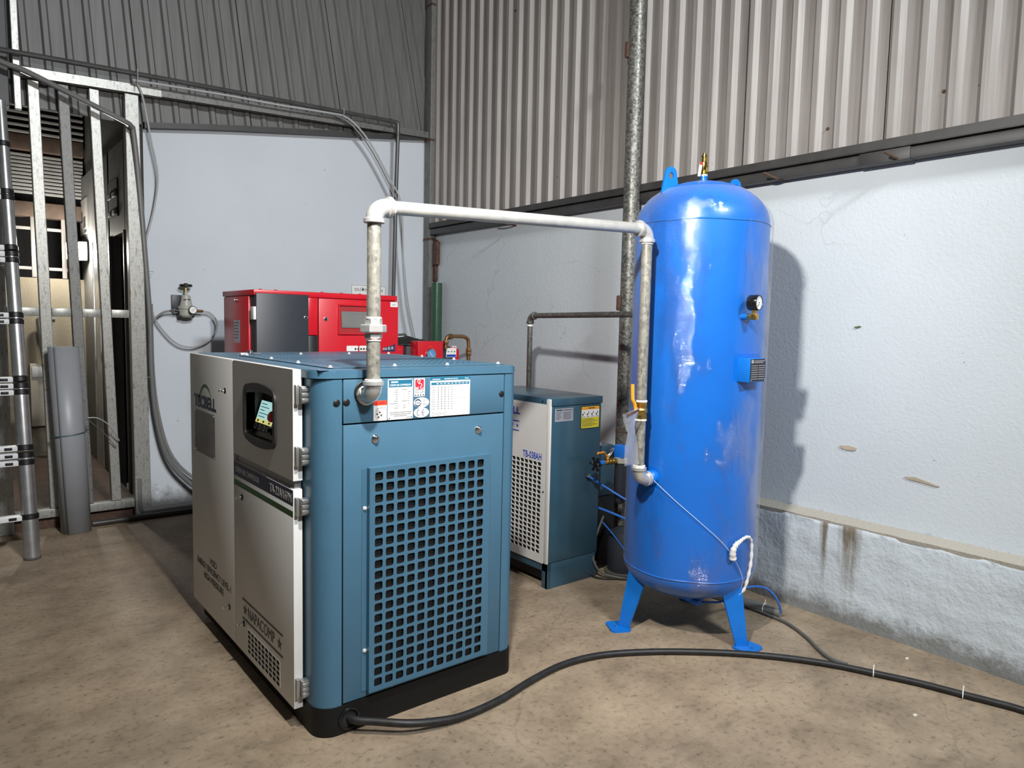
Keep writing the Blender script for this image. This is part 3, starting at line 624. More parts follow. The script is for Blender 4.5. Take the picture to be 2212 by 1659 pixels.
for x, y in ((1.093, 3.013), (1.084, 2.696), (1.078, 2.385), (1.348, 2.40), (1.589, 2.40), (1.845, 2.395), (1.374, 3.383), (1.631, 3.38), (1.855, 3.37), (1.855, 3.03), (1.857, 2.75), (1.10, 3.35)):
    bm = B(); lathe(bm, [(0.010, 0), (0.010, 0.0015), (0.006, 0.002), (0.0055, 0.007), (0.003, 0.0085), (0, 0.009)], (x, y, CT + 0.004), (0, 0, 1), 10); obj('bolt', bm, 'steel_light', lid)
bm = B(); box(bm, (1.10, 3.44, CT), (1.20, 3.47, CT + 0.010), 0.003); disc(bm, (1.15, 3.455, CT + 0.01), (0, 0, 1), 0.012, 0.012, 12); obj('lid_latch', bm, 'chrome', cmp_)
bm = B(); box(bm, (1.00, 2.30, CT - 0.0005), (1.06, 3.72, CT + 0.0006)); obj('roof_joint', bm, 'blue_paint', cmp_)
# upper service panel with stickers
bm = B(); box(bm, (1.0865, CY0, 1.1405), (1.8015, CY0 + 0.02, 1.2965), 0.0015); up = obj('service_panel', bm, 'blue_paint', cmp_)
YF = CY0 - 0.0006
def fr(x, z, off=0.0): return front(x, YF - off, z)
for x in (1.061, 1.098, 1.789):
    bm = B(); lathe(bm, [(0.0125, 0), (0.0125, 0.002), (0.009, 0.004), (0, 0.0045)], (x, CY0, 1.216), (0, -1, 0), 18); obj('rubber_plug', bm, 'black', up if x > 1.08 else cmp_)
bm = B(); disc(bm, (1.172, CY0 - 0.0002, 1.247), (0, -1, 0), 0.043, 0.0008, 28); obj('pipe_opening', bm, 'dark_void', up)
bm = B(); tube(bm, [(1.172 + 0.043 * math.cos(a), CY0 - 0.001, 1.247 + 0.043 * math.sin(a)) for a in (2 * math.pi * k / 28 for k in range(29))], 0.003, 6); obj('opening_grommet', bm, 'black', up)
def sticker(name, x0, z0, x1, z1, mat, parent, r=0.003, off=0.0, th=0.0008):
    bm = B(); plate(bm, fr(0, 0, off), x0, z0, x1, z1, 0, th, r, 3); return obj(name, bm, mat, parent)
def bars(name, rects, mat, parent, off=0.0009, th=0.0003, base=None):
    bm = B(); f = base or fr(0, 0, off)
    for x0, z0, x1, z1 in rects: plate(bm, f, x0, z0, x1, z1, 0, th)
    o = obj(name, bm, mat, parent); o['kind'] = 'stuff'; return o
# warning sticker
sticker('warning_sticker', 1.203, 1.1425, 1.2575, 1.216, 'label_white', up)
sticker('warning_header', 1.203, 1.199, 1.2575, 1.216, 'label_orange', up, off=0.0006)
bars('warning_print', [(1.214, 1.204, 1.216, 1.210), (1.219, 1.204, 1.221, 1.210), (1.226, 1.205, 1.247, 1.209)], 'label_red', up, 0.0015)
bm = B(); ring_plate(bm, fr(1.226, 1.1645, 0.0009), [(0.0165 * math.cos(a), 0.0165 * math.sin(a)) for a in (2 * math.pi * k / 24 for k in range(24))], [(0.0155 * math.cos(a), 0.0155 * math.sin(a)) for a in (2 * math.pi * k / 24 for k in range(24))], 0, 0.0003); obj('warning_ring', bm, 'label_red', up)
for k in range(4):
    a = math.pi / 4 + k * math.pi / 2 + 0.5; bm = B(); extrude(bm, [(0.003 * math.cos(a), 0.003 * math.sin(a)), (0.0125 * math.cos(a - 0.42), 0.0125 * math.sin(a - 0.42)), (0.0125 * math.cos(a + 0.42), 0.0125 * math.sin(a + 0.42))], fr(1.226, 1.1645, 0.0009), 0, 0.0004); obj('fan_blade', bm, 'print_dark', up)
bm = B(); tube(bm, spline([(1.213, YF - 0.0012, 1.176), (1.217, YF - 0.0012, 1.186), (1.232, YF - 0.0012, 1.189), (1.243, YF - 0.0012, 1.188), (1.247, YF - 0.0012, 1.194), (1.251, YF - 0.0012, 1.189), (1.249, YF - 0.0012, 1.182), (1.243, YF - 0.0012, 1.184)], 4), 0.0006, 4); obj('hand_outline', bm, 'print_dark', up)
# rating plate
sticker('rating_plate', 1.2605, 1.1425, 1.3665, 1.2925, 'label_white', up, 0.005, 0.0, 0.0012)
sticker('rating_header', 1.2645, 1.263, 1.3630, 1.2895, 'label_teal', up, 0.001, 0.0010)
bars('header_line', [(1.2735 + k * 0.0042, 1.279, 1.2768 + k * 0.0042, 1.2845) for k in range(7)], 'label_white', up, 0.0019)
text('SCREW AIR COMPRESSOR', 'label_white', up, fr(1.3135, 1.2705, 0.0019), 0.088, 0.0068, th=0.0003, bold=0.01)
R = []
for k in range(9):
    z = 1.252 - k * 0.0085; w = (0.012, 0.016, 0.014, 0.010, 0.011, 0.018, 0.034, 0.008, 0.016)[k]
    R.append((1.303 - w, z, 1.303, z + 0.0022)); c = (0.022, 0.004, 0.003, 0.003, 0.005, 0.024, 0.0, 0.010, 0.014)[k]
    if c: R.append((1.330 - c / 2, z, 1.330 + c / 2, z + 0.0022))
    if k in (1, 2, 3, 4, 5, 6): R.append((1.345, z, 1.345 + (0.011, 0.008, 0.006, 0.004, 0.007, 0.006)[k - 1], z + 0.0022))
R += [(1.268, 1.168, 1.362, 1.1705), (1.270, 1.161, 1.360, 1.1635), (1.286, 1.1545, 1.342, 1.157), (1.338, 1.1475, 1.358, 1.1497)]
bars('rating_print', R, 'print_grey', up, 0.0015)
for x, z in ((1.266, 1.2875), (1.361, 1.289), (1.267, 1.148), (1.3605, 1.149)):
    bm = B(); disc(bm, (x, YF - 0.001, z), (0, -1, 0), 0.0025, 0.001, 8); obj('rivet', bm, 'chrome', up)
# red square emblem label
sticker('emblem_label', 1.372, 1.2235, 1.4185, 1.2925, 'label_white', up, 0.001)
sticker('emblem_square', 1.3765, 1.250, 1.4140, 1.2885, 'label_red', up, 0.004, 0.0006)
bm = B(); tube(bm, spline([(1.3855, YF - 0.0016, 1.279), (1.389, YF - 0.0016, 1.2855), (1.395, YF - 0.0016, 1.286), (1.397, YF - 0.0016, 1.281), (1.392, YF - 0.0016, 1.275), (1.388, YF - 0.0016, 1.277), (1.393, YF - 0.0016, 1.272), (1.402, YF - 0.0016, 1.272), (1.405, YF - 0.0016, 1.266), (1.399, YF - 0.0016, 1.260), (1.399, YF - 0.0016, 1.2535), (1.406, YF - 0.0016, 1.253), (1.412, YF - 0.0016, 1.257)], 4), 0.0013, 5); obj('emblem_stroke', bm, 'label_white', up)
bm = B(); extrude(bm, [(1.378, 1.252), (1.390, 1.252), (1.390, 1.262), (1.387, 1.258), (1.381, 1.258), (1.378, 1.262)], fr(0, 0, 0.0015), 0, 0.0003); obj('emblem_base', bm, 'label_white', up)
text('GCCA', 'print_dark', up, fr(1.3952, 1.2415, 0.0009), 0.038, 0.010, th=0.0003)
bars('emblem_dots', [(1.375 + k * 0.0115, 1.2265, 1.381 + k * 0.0115, 1.231) for k in range(4)], 'print_dark', up)
def ellipse(cx, cz, a, b, n=32): return [(cx + a * math.cos(t), cz + b * math.sin(t)) for t in (2 * math.pi * k / n for k in range(n))]
bm = B(); extrude(bm, ellipse(1.4045, 1.200, 0.0335, 0.0195), fr(0, 0), 0, 0.0008); obj('oval_sticker', bm, 'label_white', up)
bm = B(); extrude(bm, ellipse(1.4045, 1.1618, 0.0335, 0.0188), fr(0, 0), 0, 0.0008); obj('oval_sticker', bm, 'label_white', up)
f0 = fr(1.389, 1.1995, 0.0009)
for s_ in (1, -1):
    bm = B(); o = arc(0, 0, 0.0145, 20 if s_ > 0 else 200, 160 if s_ > 0 else 340, 12) + arc(0, -s_ * 0.006, 0.0155, 145 if s_ > 0 else 325, 35 if s_ > 0 else 215, 12); extrude(bm, o, f0, 0, 0.0003); obj('swoosh', bm, 'navy', up)
text('CNAS', 'navy', up, fr(1.3895, 1.1995, 0.0013), 0.030, 0.008, th=0.0003)
bars('oval_print', [(1.410, 1.207, 1.425, 1.209), (1.410, 1.2015, 1.417, 1.2035), (1.410, 1.196, 1.424, 1.198), (1.410, 1.190, 1.430, 1.192)], 'print_grey', up)
for cx, mid in ((1.3965, False), (1.4185, True)):
    bm = B(); o = arc(0, 0, 0.0125, 100, 260, 12) + arc(0, 0, 0.0102, 260, 100, 12); extrude(bm, o, fr(cx, 1.1618, 0.0009), 0, 0.0003)
    if mid: plate(bm, fr(cx, 1.1618, 0.0009), -0.0115, -0.001, -0.001, 0.0012, 0, 0.0003)
    obj('ce_mark', bm, 'logo_navy', up)
# performance table
sticker('table_sheet', 1.4425, 1.1425, 1.6285, 1.2945, 'label_white', up, 0.001)
sticker('table_header', 1.4425, 1.2815, 1.6285, 1.2950, 'label_teal', up, 0.0008, 0.0006)
text('PERFORMANCE DETAILS', 'label_white', up, fr(1.538, 1.287, 0.0015), 0.062, 0.005, th=0.0003)
bars('header_print', [(1.452, 1.285, 1.487, 1.2875), (1.602, 1.286, 1.620, 1.2885)], 'label_white', up, 0.0015)
sticker('table_row', 1.447, 1.2645, 1.6245, 1.274, 'label_teal', up, 0.0008, 0.0006)
bars('row_print', [(1.470 + k * 0.0170, 1.268, 1.480 + k * 0.0170, 1.2705) for k in range(9)], 'label_white', up, 0.0015)
R = []
for k in range(10):
    z = 1.254 - k * 0.0092; R.append((1.448, z, 1.466, z + 0.0018))
    for j in range(5): R.append((1.477 + j * 0.0155, z - 0.002, 1.477 + j * 0.0155 + (0.005 if j < 3 else 0.0065), z + (0.0035 if j < 3 else 0.001)))
R += [(1.556 + j * 0.014, 1.2095, 1.562 + j * 0.014, 1.211) for j in range(5)]
R += [(1.448, 1.156 - k * 0.0045, 1.52 - 0.012 * (k % 2), 1.1572 - k * 0.0045) for k in range(3)]
flat('print_light', (0.50, 0.50, 0.50), 0.5); bars('table_print', R, 'print_grey', up)
# grille door
bm = B(); box(bm, (1.0865, CY0, 0.112), (1.8015, CY0 + 0.02, 1.1345), 0.0015); gd = obj('grille_door', bm, 'blue_paint', cmp_)
for x in (1.212, 1.674):
    bm = B(); lathe(bm, [(0.0165, 0), (0.0165, 0.003), (0.013, 0.0065), (0.011, 0.007)], (x, CY0, 1.077), (0, -1, 0), 24); lathe(bm, [(0.009, 0.006), (0.009, 0.013), (0.006, 0.016), (0, 0.0165)], (x, CY0, 1.080), (0, -1, 0), 14); obj('lock', bm, 'chrome', gd)
bm = B(); plate(bm, front(0, CY0, 0), 1.158, 0.136, 1.728, 0.972, 0, 0.0022, 0.006); obj('grille_flange', bm, 'blue_paint', gd)
GF = front(0, CY0 - 0.024, 0)
bm = B(); perf(bm, GF, 1.2155, 0.166, 11, 20, 0.0456, 0.04085, 0.0163, 0.0158, 0.0065, 0.004, (0.013, 0.012, 0.026, 0.010)); gp = obj('grille_plate', bm, 'blue_paint', gd)
x0, x1, z0, z1 = 1.1797, 1.7203, 0.1335, 0.9730
bm = B(); box(bm, (x0 - 0.002, CY0 - 0.0235, z0), (x0 + 0.002, CY0, z1)); box(bm, (x1 - 0.002, CY0 - 0.0235, z0), (x1 + 0.002, CY0, z1)); box(bm, (x0, CY0 - 0.0235, z0 - 0.002), (x1, CY0, z0 + 0.002)); box(bm, (x0, CY0 - 0.0235, z1 - 0.002), (x1, CY0, z1 + 0.002)); obj('grille_rim', bm, 'blue_paint', gd)
bm = B(); box(bm, (x0 + 0.006, CY0 - 0.012, z0 + 0.006), (x1 - 0.006, CY0 - 0.004, z1 - 0.006)); obj('filter_foam', bm, 'foam', gd)
for x, z in ((1.169, 0.826), (1.724, 0.827), (1.170, 0.291), (1.724, 0.293), (1.286, 0.1265), (1.610, 0.1265)):
    bm = B(); lathe(bm, [(0.008, 0), (0.008, 0.003), (0.005, 0.0045), (0.0045, 0.007), (0, 0.0085)], (x, CY0 - 0.002, z), (0, -1, 0), 12); obj('bolt', bm, 'steel_light', gd)
# white doors on the left side
DX = 0.950
LF = lambda off=0.0: left(DX - 0.0005 - off, 0, 0)     # local x = -world y
def door(name, y0, y1, z0, z1):
    bm = B(); box(bm, (DX, y0, z0), (DX + 0.034, y1, z1), 0.0025); return obj(name, bm, 'white_paint', cmp_)
d1 = door('rear_door', 3.075, 3.743, 0.083, 1.328); d3 = door('front_door', 2.412, 3.069, 0.083, 0.898)
bm = B(); box(bm, (DX + 0.012, 2.43, 0.893), (DX + 0.036, 3.07, 0.935)); obj('door_gap_strip', bm, 'steel_grey', cmp_)
bm = B(); box(bm, (DX + 0.034, 2.42, 0.09), (DX + 0.046, 3.73, 0.90)); box(bm, (DX + 0.034, 3.07, 0.90), (DX + 0.046, 3.73, 1.30)); obj('door_seal', bm, 'black', cmp_)
def lplate(name, y0, z0, y1, z1, mat, parent, off=0.0, th=0.0008, r=0.0):
    bm = B(); plate(bm, LF(off), -y1, z0, -y0, z1, 0, th, r, 4); return obj(name, bm, mat, parent)
# rear door: logo, mirror window, lettering
text('TECBELL', 'logo_navy', d1, left(DX - 0.0005, 3.495, 1.105), 0.355, 0.062, name='brand_lettering', bold=0.055)
bm = B(); o = arc(0, 0, 0.108, 165, 18, 20) + arc(0.006, -0.012, 0.104, 20, 158, 20); extrude(bm, o, left(DX - 0.0005, 3.485, 1.085), 0, 0.0008); obj('logo_arc', bm, 'green_stripe', d1)
lplate('inspection_window', 3.340, 0.855, 3.664, 1.060, 'mirror_steel', d1, 0, 0.002, 0.004)
for y, z in ((3.348, 0.862), (3.656, 0.862), (3.348, 1.053), (3.656, 1.053)):
    bm = B(); disc(bm, (DX - 0.002, y, z), (-1, 0, 0), 0.004, 0.0025, 8); obj('screw', bm, 'chrome', d1)
for (s_, y, z, w) in (('VSD', 3.397, 0.352, 0.115), ('ENERGY EFFICIENCY LEVEL-1', 3.397, 0.3065, 0.525), ('HIGH PRESSURE', 3.395, 0.2595, 0.308)):
    text(s_, 'print_dark', d1, left(DX - 0.0005, y, z), w, 0.031)
def keylock(y, z, parent):
    bm = B(); lathe(bm, [(0.0135, 0), (0.0135, 0.002), (0.010, 0.005)], (DX, y, z), (-1, 0, 0), 18); k = obj('lock', bm, 'black_gloss', parent)
    bm = B(); lathe(bm, [(0.0075, 0.004), (0.0075, 0.013), (0.005, 0.015)], (DX, y, z), (-1, 0, 0), 12); box(bm, (DX - 0.028, y - 0.0015, z - 0.004), (DX - 0.014, y + 0.0015, z + 0.006), 0.0005); obj('key', bm, 'chrome', parent)
keylock(3.184, 1.187, d1); keylock(3.156, 0.222, d1); keylock(2.970, 0.758, d3); keylock(2.963, 0.214, d3)
# front door: banner, stripe, emblem, vent
lplate('banner', 2.413, 0.838, 3.068, 0.896, 'navy', d3); lplate('stripe', 2.413, 0.797, 3.068, 0.820, 'green_stripe', d3)
text('SCREW AIR COMPRESSOR', 'label_white', d3, left(DX - 0.0014, 2.905, 0.868), 0.285, 0.022, th=0.0004)
text('TA-22A/16PM', 'label_white', d3, left(DX - 0.0014, 2.535, 0.866), 0.215, 0.032, th=0.0004)
for z in (0.3215, 0.2375): lplate('emblem_bar', 2.520, z - 0.004, 2.977, z + 0.004, 'print_dark', d3)
text('NAPACOMP', 'print_dark', d3, left(DX - 0.0005, 2.756, 0.2800), 0.305, 0.047)
for y in (2.945, 2.552):
    bm = B(); extrude(bm, star(0, 0, 0.025), left(DX - 0.0005, y, 0.279), 0, 0.0008); obj('star', bm, 'print_dark', d3)
R = []
vb = B(); nx, nz = 9, 5; yL, yR, zT, zB = 2.913, 2.547, 0.211, 0.107
for i in range(nx):
    for j in range(nz):
        yc = yL + (yR - yL) * (i + 0.5) / nx; zc = zB + (zT - zB) * (j + 0.5) / nz
        ring_plate(vb, LF(), rrect(-yc - 0.0205, zc - 0.0106, -yc + 0.0205, zc + 0.0106, 0.0002, 3), rrect(-yc - 0.0165, zc - 0.0078, -yc + 0.0165, zc + 0.0078, 0.006, 3), 0, 0.0016)
vv = obj('vent', vb, 'white_paint', d3); lplate('vent_recess', 2.547, 0.107, 2.913, 0.211, 'dark_void', d3, -0.0001, 0.0004)
# control panel
def sub_rr(x0, z0, x1, z1, bul, r, n=6):
    base_ = rrect(x0, z0, x1, z1, r, 5); pts = []
    for i in range(len(base_)):
        a = base_[i]; b = base_[(i + 1) % len(base_)]; L_ = math.hypot(a[0] - b[0], a[1] - b[1]); m_ = 8 if L_ > 0.08 else 1
        for k in range(m_): pts.append((a[0] + (b[0] - a[0]) * k / m_, a[1] + (b[1] - a[1]) * k / m_))
    cx = (x0 + x1) / 2; cz = (z0 + z1) / 2
    return [(x, z + bul * (1 - ((x - cx) / ((x1 - x0) / 2)) ** 2) * (1 if z > cz else -1)) for x, z in pts]
ov = sub_rr(-2.925, 1.025, -2.568, 1.232, 0.022, 0.035); iv = sub_rr(-2.902, 1.040, -2.590, 1.217, 0.006, 0.012)
cc_ = (-2.746, 1.1285); rect_ = [(-3.069, 0.930), (-2.412, 0.930), (-2.412, 1.328), (-3.069, 1.328)]
od = [ray_poly(rect_, cc_, math.atan2(z - cc_[1], x - cc_[0])) for x, z in iv]
for c_ in rect_:
    k = min(range(len(od)), key=lambda q: (od[q][0] - c_[0]) ** 2 + (od[q][1] - c_[1]) ** 2); od[k] = c_
bm = B(); ring_plate(bm, left(DX, 0, 0), od, iv, -0.034, 0.0); d2 = obj('control_door', bm, 'white_paint', cmp_, smooth=25)
bm = B(); ring_plate(bm, LF(), ov, iv, 0, 0.008); obj('panel_bezel', bm, 'bezel', d2)
bm = B(); a_ = [bm.verts.new(left(DX, 0, 0) @ Vector((x, z, 0.001))) for x, z in iv]; b_ = [bm.verts.new(left(DX, 0, 0) @ Vector((x, z, -0.088))) for x, z in iv]; n_ = len(iv)
for k in range(n_): bm.faces.new((a_[k], a_[(k + 1) % n_], b_[(k + 1) % n_], b_[k]))
bm.faces.new(b_); obj('panel_recess', bm, 'recess_grey', d2)
# controller leaning back inside the recess
CF = frame((DX + 0.015, 2.745, 1.037), (0, -1, 0), (0.060, 0, 0.185))
def cplate(name, x0, y0, x1, y1, h0, h1, mat, r=0.0): bm = B(); plate(bm, CF, x0, y0, x1, y1, h0, h1, r); return obj(name, bm, mat, d2)
cplate('controller', -0.152, 0.002, 0.154, 0.186, -0.004, 0.0, 'black_gloss')
cplate('controller_frame', -0.145, 0.020, 0.060, 0.160, 0.0, 0.003, 'black', 0.006)
cplate('screen', -0.135, 0.0515, 0.042, 0.142, 0.003, 0.004, 'screen_lit'); cplate('screen_bar', -0.135, 0.0515, 0.042, 0.068, 0.004, 0.0045, 'screen_bar')
bars('screen_print', [(-0.12, 0.128 - k * 0.013, -0.12 + (0.06, 0.09, 0.05, 0.10, 0.07)[k], 0.131 - k * 0.013) for k in range(5)] + [(-0.118 + k * 0.062, 0.056, -0.100 + k * 0.062, 0.064) for k in range(3)], 'dial_blue', d2, base=CF @ Matrix.Translation((0, 0, 0.0046)))
for k in range(4):
    bm = B(); ring_plate(bm, CF @ Matrix.Translation((-0.120 + k * 0.047, 0.036, 0.003)), rrect(-0.012, -0.010, 0.012, 0.010, 0.006), rrect(-0.009, -0.007, 0.009, 0.007, 0.004), 0, 0.001); obj('key_button', bm, 'label_white', d2)
cn = (CF.to_3x3() @ Vector((0, 0, 1)))
bm = B(); lathe(bm, [(0.012, 0.0), (0.012, 0.014), (0.021, 0.015), (0.022, 0.026), (0.016, 0.033), (0, 0.035)], CF @ Vector((0.066, 0.090, 0)), cn, 20); obj('emergency_stop', bm, 'label_red', d2)
bm = B(); lathe(bm, [(0.016, 0), (0.016, 0.010), (0.010, 0.012), (0.009, 0.026), (0, 0.027)], CF @ Vector((0.070, 0.038, 0)), cn, 16); obj('selector_switch', bm, 'black_gloss', d2)
# hinges between the doors and the blue cabinet
for z0, z1, d_ in ((1.205, 1.275, d2), (0.985, 1.055, d2), (0.805, 0.872, d3), (0.128, 0.200, d3)):
    bm = B(); box(bm, (0.953, 2.392, z0), (0.966, 2.412, z1), 0.002); h_ = obj('hinge', bm, 'steel_grey', d_)
    bm = B(); box(bm, (0.967, 2.378, z0 + 0.004), (0.994, 2.410, z1 - 0.004), 0.003)
    for k in range(3): box(bm, (0.969, 2.374, z0 + 0.010 + k * 0.019), (0.992, 2.380, z0 + 0.022 + k * 0.019), 0.001)
    obj('hinge_block', bm, 'steel_grey', d_)

# ================================================================== blue air receiver tank
TX, TY, TR = 2.90, 2.16, 0.316
tank = thing('air_tank', (TX, TY, 0.0), 'tall blue vertical air tank wrapped in clear film on three legs', 'tank')
prof = []
for k in range(13):
    a = math.radians(-90 + 90 * k / 12); prof.append((TR * math.cos(a) if k else 0.0, 0.33 + 0.155 * math.sin(a)))
prof += [(TR, 1.2), (TR, 1.99)]
for k in range(1, 13):
    a = math.radians(90 * k / 12); prof.append((TR * math.cos(a) if k < 12 else 0.0, 1.995 + 0.215 * math.sin(a)))
bm = B(); lathe(bm, prof, (TX, TY, 0), (0, 0, 1), 64); body = obj('tank_body', bm, 'tank_blue', tank, smooth=60)
for z in (0.33, 1.992):
    bm = B(); tube(bm, [(TX + (TR + 0.0005) * math.cos(a), TY + (TR + 0.0005) * math.sin(a), z + 0.0015 * math.sin(7 * a)) for a in (2 * math.pi * k / 72 for k in range(73))], 0.0035, 6); obj('weld_seam', bm, 'tank_blue_matt', body)
# legs
def leg(ang):
    c, s = math.cos(ang), math.sin(ang); rad = Vector((c, s, 0)); tan = Vector((-s, c, 0)); T = Vector((TX, TY, 0))
    def ring(rr, z, w, d): # angle iron: apex outward
        ap = T + rad * rr + Vector((0, 0, z)); return [ap, ap - rad * d + tan * w, ap - rad * (d + 0.008) + tan * (w - 0.004), ap - rad * 0.011, ap - rad * (d + 0.008) - tan * (w - 0.004), ap - rad * d - tan * w]
    bm = B(); a = [bm.verts.new(p) for p in ring(0.356, 0.008, 0.040, 0.036)]; b = [bm.verts.new(p) for p in ring(0.300, 0.36, 0.088, 0.075)]
    for k in range(6): bm.faces.new((a[k], a[(k + 1) % 6], b[(k + 1) % 6], b[k]))
    bm.faces.new(a[::-1]); bm.faces.new(b); l_ = obj('leg', bm, 'tank_blue_matt', tank, smooth=20)
    m_ = frame(T + rad * 0.352, -tan, rad)
    hole = [(0.007 * math.cos(-t), 0.024 + 0.007 * math.sin(-t)) for t in (2 * math.pi * k / 20 for k in range(20))]
    outer = []
    for k in range(20):
        t = -2 * math.pi * k / 20; x, y = math.cos(t), math.sin(t); q = max(abs(x), abs(y)); outer.append((0.060 * x / q, 0.003 + 0.052 * y / q))
    bm = B(); ring_plate(bm, m_, outer, hole, 0, 0.010); obj('foot_plate', bm, 'tank_blue_matt', l_)
for deg in (152, 272, 32): leg(math.radians(deg))
# lifting lugs
def lug(off, ang):
    o = Vector((TX + off[0], TY + off[1], 0)); d = Vector((math.cos(ang), math.sin(ang), 0)); n = 36; zc = 2.222
    poly = [(0.050, zc - 0.085)] + [(0.031 * math.cos(math.radians(t)), zc + 0.010 + 0.031 * math.sin(math.radians(t))) for t in range(0, 181, 15)] + [(-0.050, zc - 0.085)]
    hole = []; outer = []
    for k in range(n):
        t = 2 * math.pi * k / n; hole.append((0.0145 * math.cos(t), zc + 0.0145 * math.sin(t))); outer.append(ray_poly(poly, (0, zc), t + 1e-4))
    m_ = frame(o, d, (0, 0, 1)); bm = B(); ring_plate(bm, m_, outer, hole, -0.006, 0.006); return obj('lifting_lug', bm, 'tank_blue_matt', tank, smooth=25)
lug((-0.185, 0.052), math.radians(-16)); lug((0.185, -0.052), math.radians(-16)).location = (0, 0, -0.02)
# safety valve on top
bm = B(); lathe(bm, [(0.016, 2.200), (0.016, 2.228), (0.019, 2.229), (0.019, 2.238)], (TX, TY, 0), (0, 0, 1), 16); obj('top_socket', bm, 'tank_blue_matt', tank)
bm = B(); hexa(bm, (TX, TY, 2.242), (0, 0, 1), 0.018, 0.022); lathe(bm, [(0.013, 2.262), (0.0165, 2.268), (0.0165, 2.292), (0.0185, 2.294), (0.0185, 2.302), (0.014, 2.306), (0.013, 2.325), (0.016, 2.328), (0.016, 2.336), (0.009, 2.338), (0.009, 2.346), (0, 2.348)], (TX, TY, 0), (0, 0, 1), 20); sv = obj('safety_valve', bm, 'bright_brass', tank)
bm = B(); lathe(bm, [(0.0175, 2.236), (0.0175, 2.244)], (TX, TY, 0), (0, 0, 1), 16); obj('thread_tape', bm, 'ptfe', sv)
bm = B(); m_ = frame((TX - 0.03, TY - 0.005, 2.28), (1, 0.2, 0.15), (0.2, 0, 1)); plate(bm, m_, -0.022, -0.05, 0.008, 0.02, 0, 0.001); obj('paper_tag', bm, 'label_white', sv)
bm = B(); plate(bm, m_, -0.022, 0.008, 0.008, 0.02, 0.0005, 0.0016); obj('tag_header', bm, 'label_red', sv)
# pressure gauge on brass elbow
GX, GZ = 2.815, 1.622
bm = B(); lathe(bm, [(0.014, -0.02), (0.014, 0.03)], (GX, TY - 0.305, 1.560), (0, -1, 0), 14); obj('gauge_socket', bm, 'tank_blue_matt', tank)
bm = B(); lathe(bm, [(0.0125, 0.0), (0.0125, 0.014)], (GX, TY - 0.335, 1.560), (0, -1, 0), 14); box(bm, (GX - 0.012, 1.778, 1.546), (GX + 0.012, 1.812, 1.574), 0.003); lathe(bm, [(0.010, 0), (0.010, 0.012), (0.0125, 0.013), (0.0125, 0.022)], (GX, 1.795, 1.572), (0, 0, 1), 6); obj('gauge_elbow', bm, 'brass', tank)
bm = B(); lathe(bm, [(0.032, -0.025), (0.035, -0.020), (0.035, 0.020), (0.033, 0.023), (0.0305, 0.023), (0.030, 0.019)], (GX, 1.795, GZ), (0.10, -0.99, 0), 32); pg = obj('pressure_gauge', bm, 'black_gloss', tank)
bm = B(); lathe(bm, [(0.0302, 0.0185), (0.0302, 0.0202)], (GX, 1.795, GZ), (0.10, -0.99, 0), 32); obj('dial', bm, 'dial_white', pg)
gm = frame(Vector((GX, 1.795, GZ)) + Vector((0.10, -0.99, 0)) * 0.0205, (0.99, 0.10, 0), (0, 0, 1)); bm = B()
for k in range(11):
    a = math.radians(225 - 27 * k); c, s = math.cos(a), math.sin(a)
    extrude(bm, [(0.021 * c - 0.0008 * s, 0.021 * s + 0.0008 * c), (0.027 * c - 0.0008 * s, 0.027 * s + 0.0008 * c), (0.027 * c + 0.0008 * s, 0.027 * s - 0.0008 * c), (0.021 * c + 0.0008 * s, 0.021 * s - 0.0008 * c)], gm, 0, 0.0004)
o = obj('dial_marks', bm, 'print_dark', pg); o['kind'] = 'stuff'
bm = B(); extrude(bm, [(-0.002, -0.006), (0.002, -0.006), (-0.011, -0.017), (-0.013, -0.015)], gm, 0.0004, 0.001); extrude(bm, ellipse(0, 0, 0.003, 0.003, 10), gm, 0.0004, 0.0015); obj('needle', bm, 'print_dark', pg)
# name plate bracket
bm = B(); box(bm, (2.802, 1.795, 1.266), (2.926, 1.87, 1.374), 0.003); np_ = obj('name_plate_bracket', bm, 'tank_blue_matt', tank)
bm = B(); plate(bm, front(0, 1.7945, 0), 2.806, 1.271, 2.922, 1.371, 0, 0.0015); obj('name_plate', bm, 'black_gloss', np_)
R = [(2.810, 1.352, 2.828, 1.367), (2.834, 1.361, 2.915, 1.364), (2.834, 1.354, 2.905, 1.357)]
for k in range(7): R += [(2.811, 1.340 - k * 0.010, 2.862, 1.3425 - k * 0.010), (2.868, 1.340 - k * 0.010, 2.917, 1.3425 - k * 0.010)]
bars('plate_print', R, 'label_silver', np_, base=front(0, 1.793, 0))
for x, z in ((2.810, 1.367), (2.918, 1.367), (2.810, 1.275), (2.918, 1.275)):
    bm = B(); disc(bm, (x, 1.793, z), (0, -1, 0), 0.003, 0.0015, 8); obj('rivet', bm, 'chrome', np_)
# inlet nozzle and drain
bm = B(); lathe(bm, [(0.034, -0.03), (0.034, 0.03), (0.029, 0.036)], (TX - TR + 0.01, 2.142, 0.800), (-1, 0, 0), 20); obj('inlet_nozzle', bm, 'tank_blue_matt', tank)
bm = B(); lathe(bm, [(0.022, 0.0), (0.022, 0.045)], (TX - 0.02, TY - 0.03, 0.14), (0, 0, 1), 14); box(bm, (TX - 0.01, TY - 0.08, 0.118), (TX + 0.03, TY - 0.02, 0.145), 0.004); obj('drain_socket', bm, 'tank_blue_matt', tank)
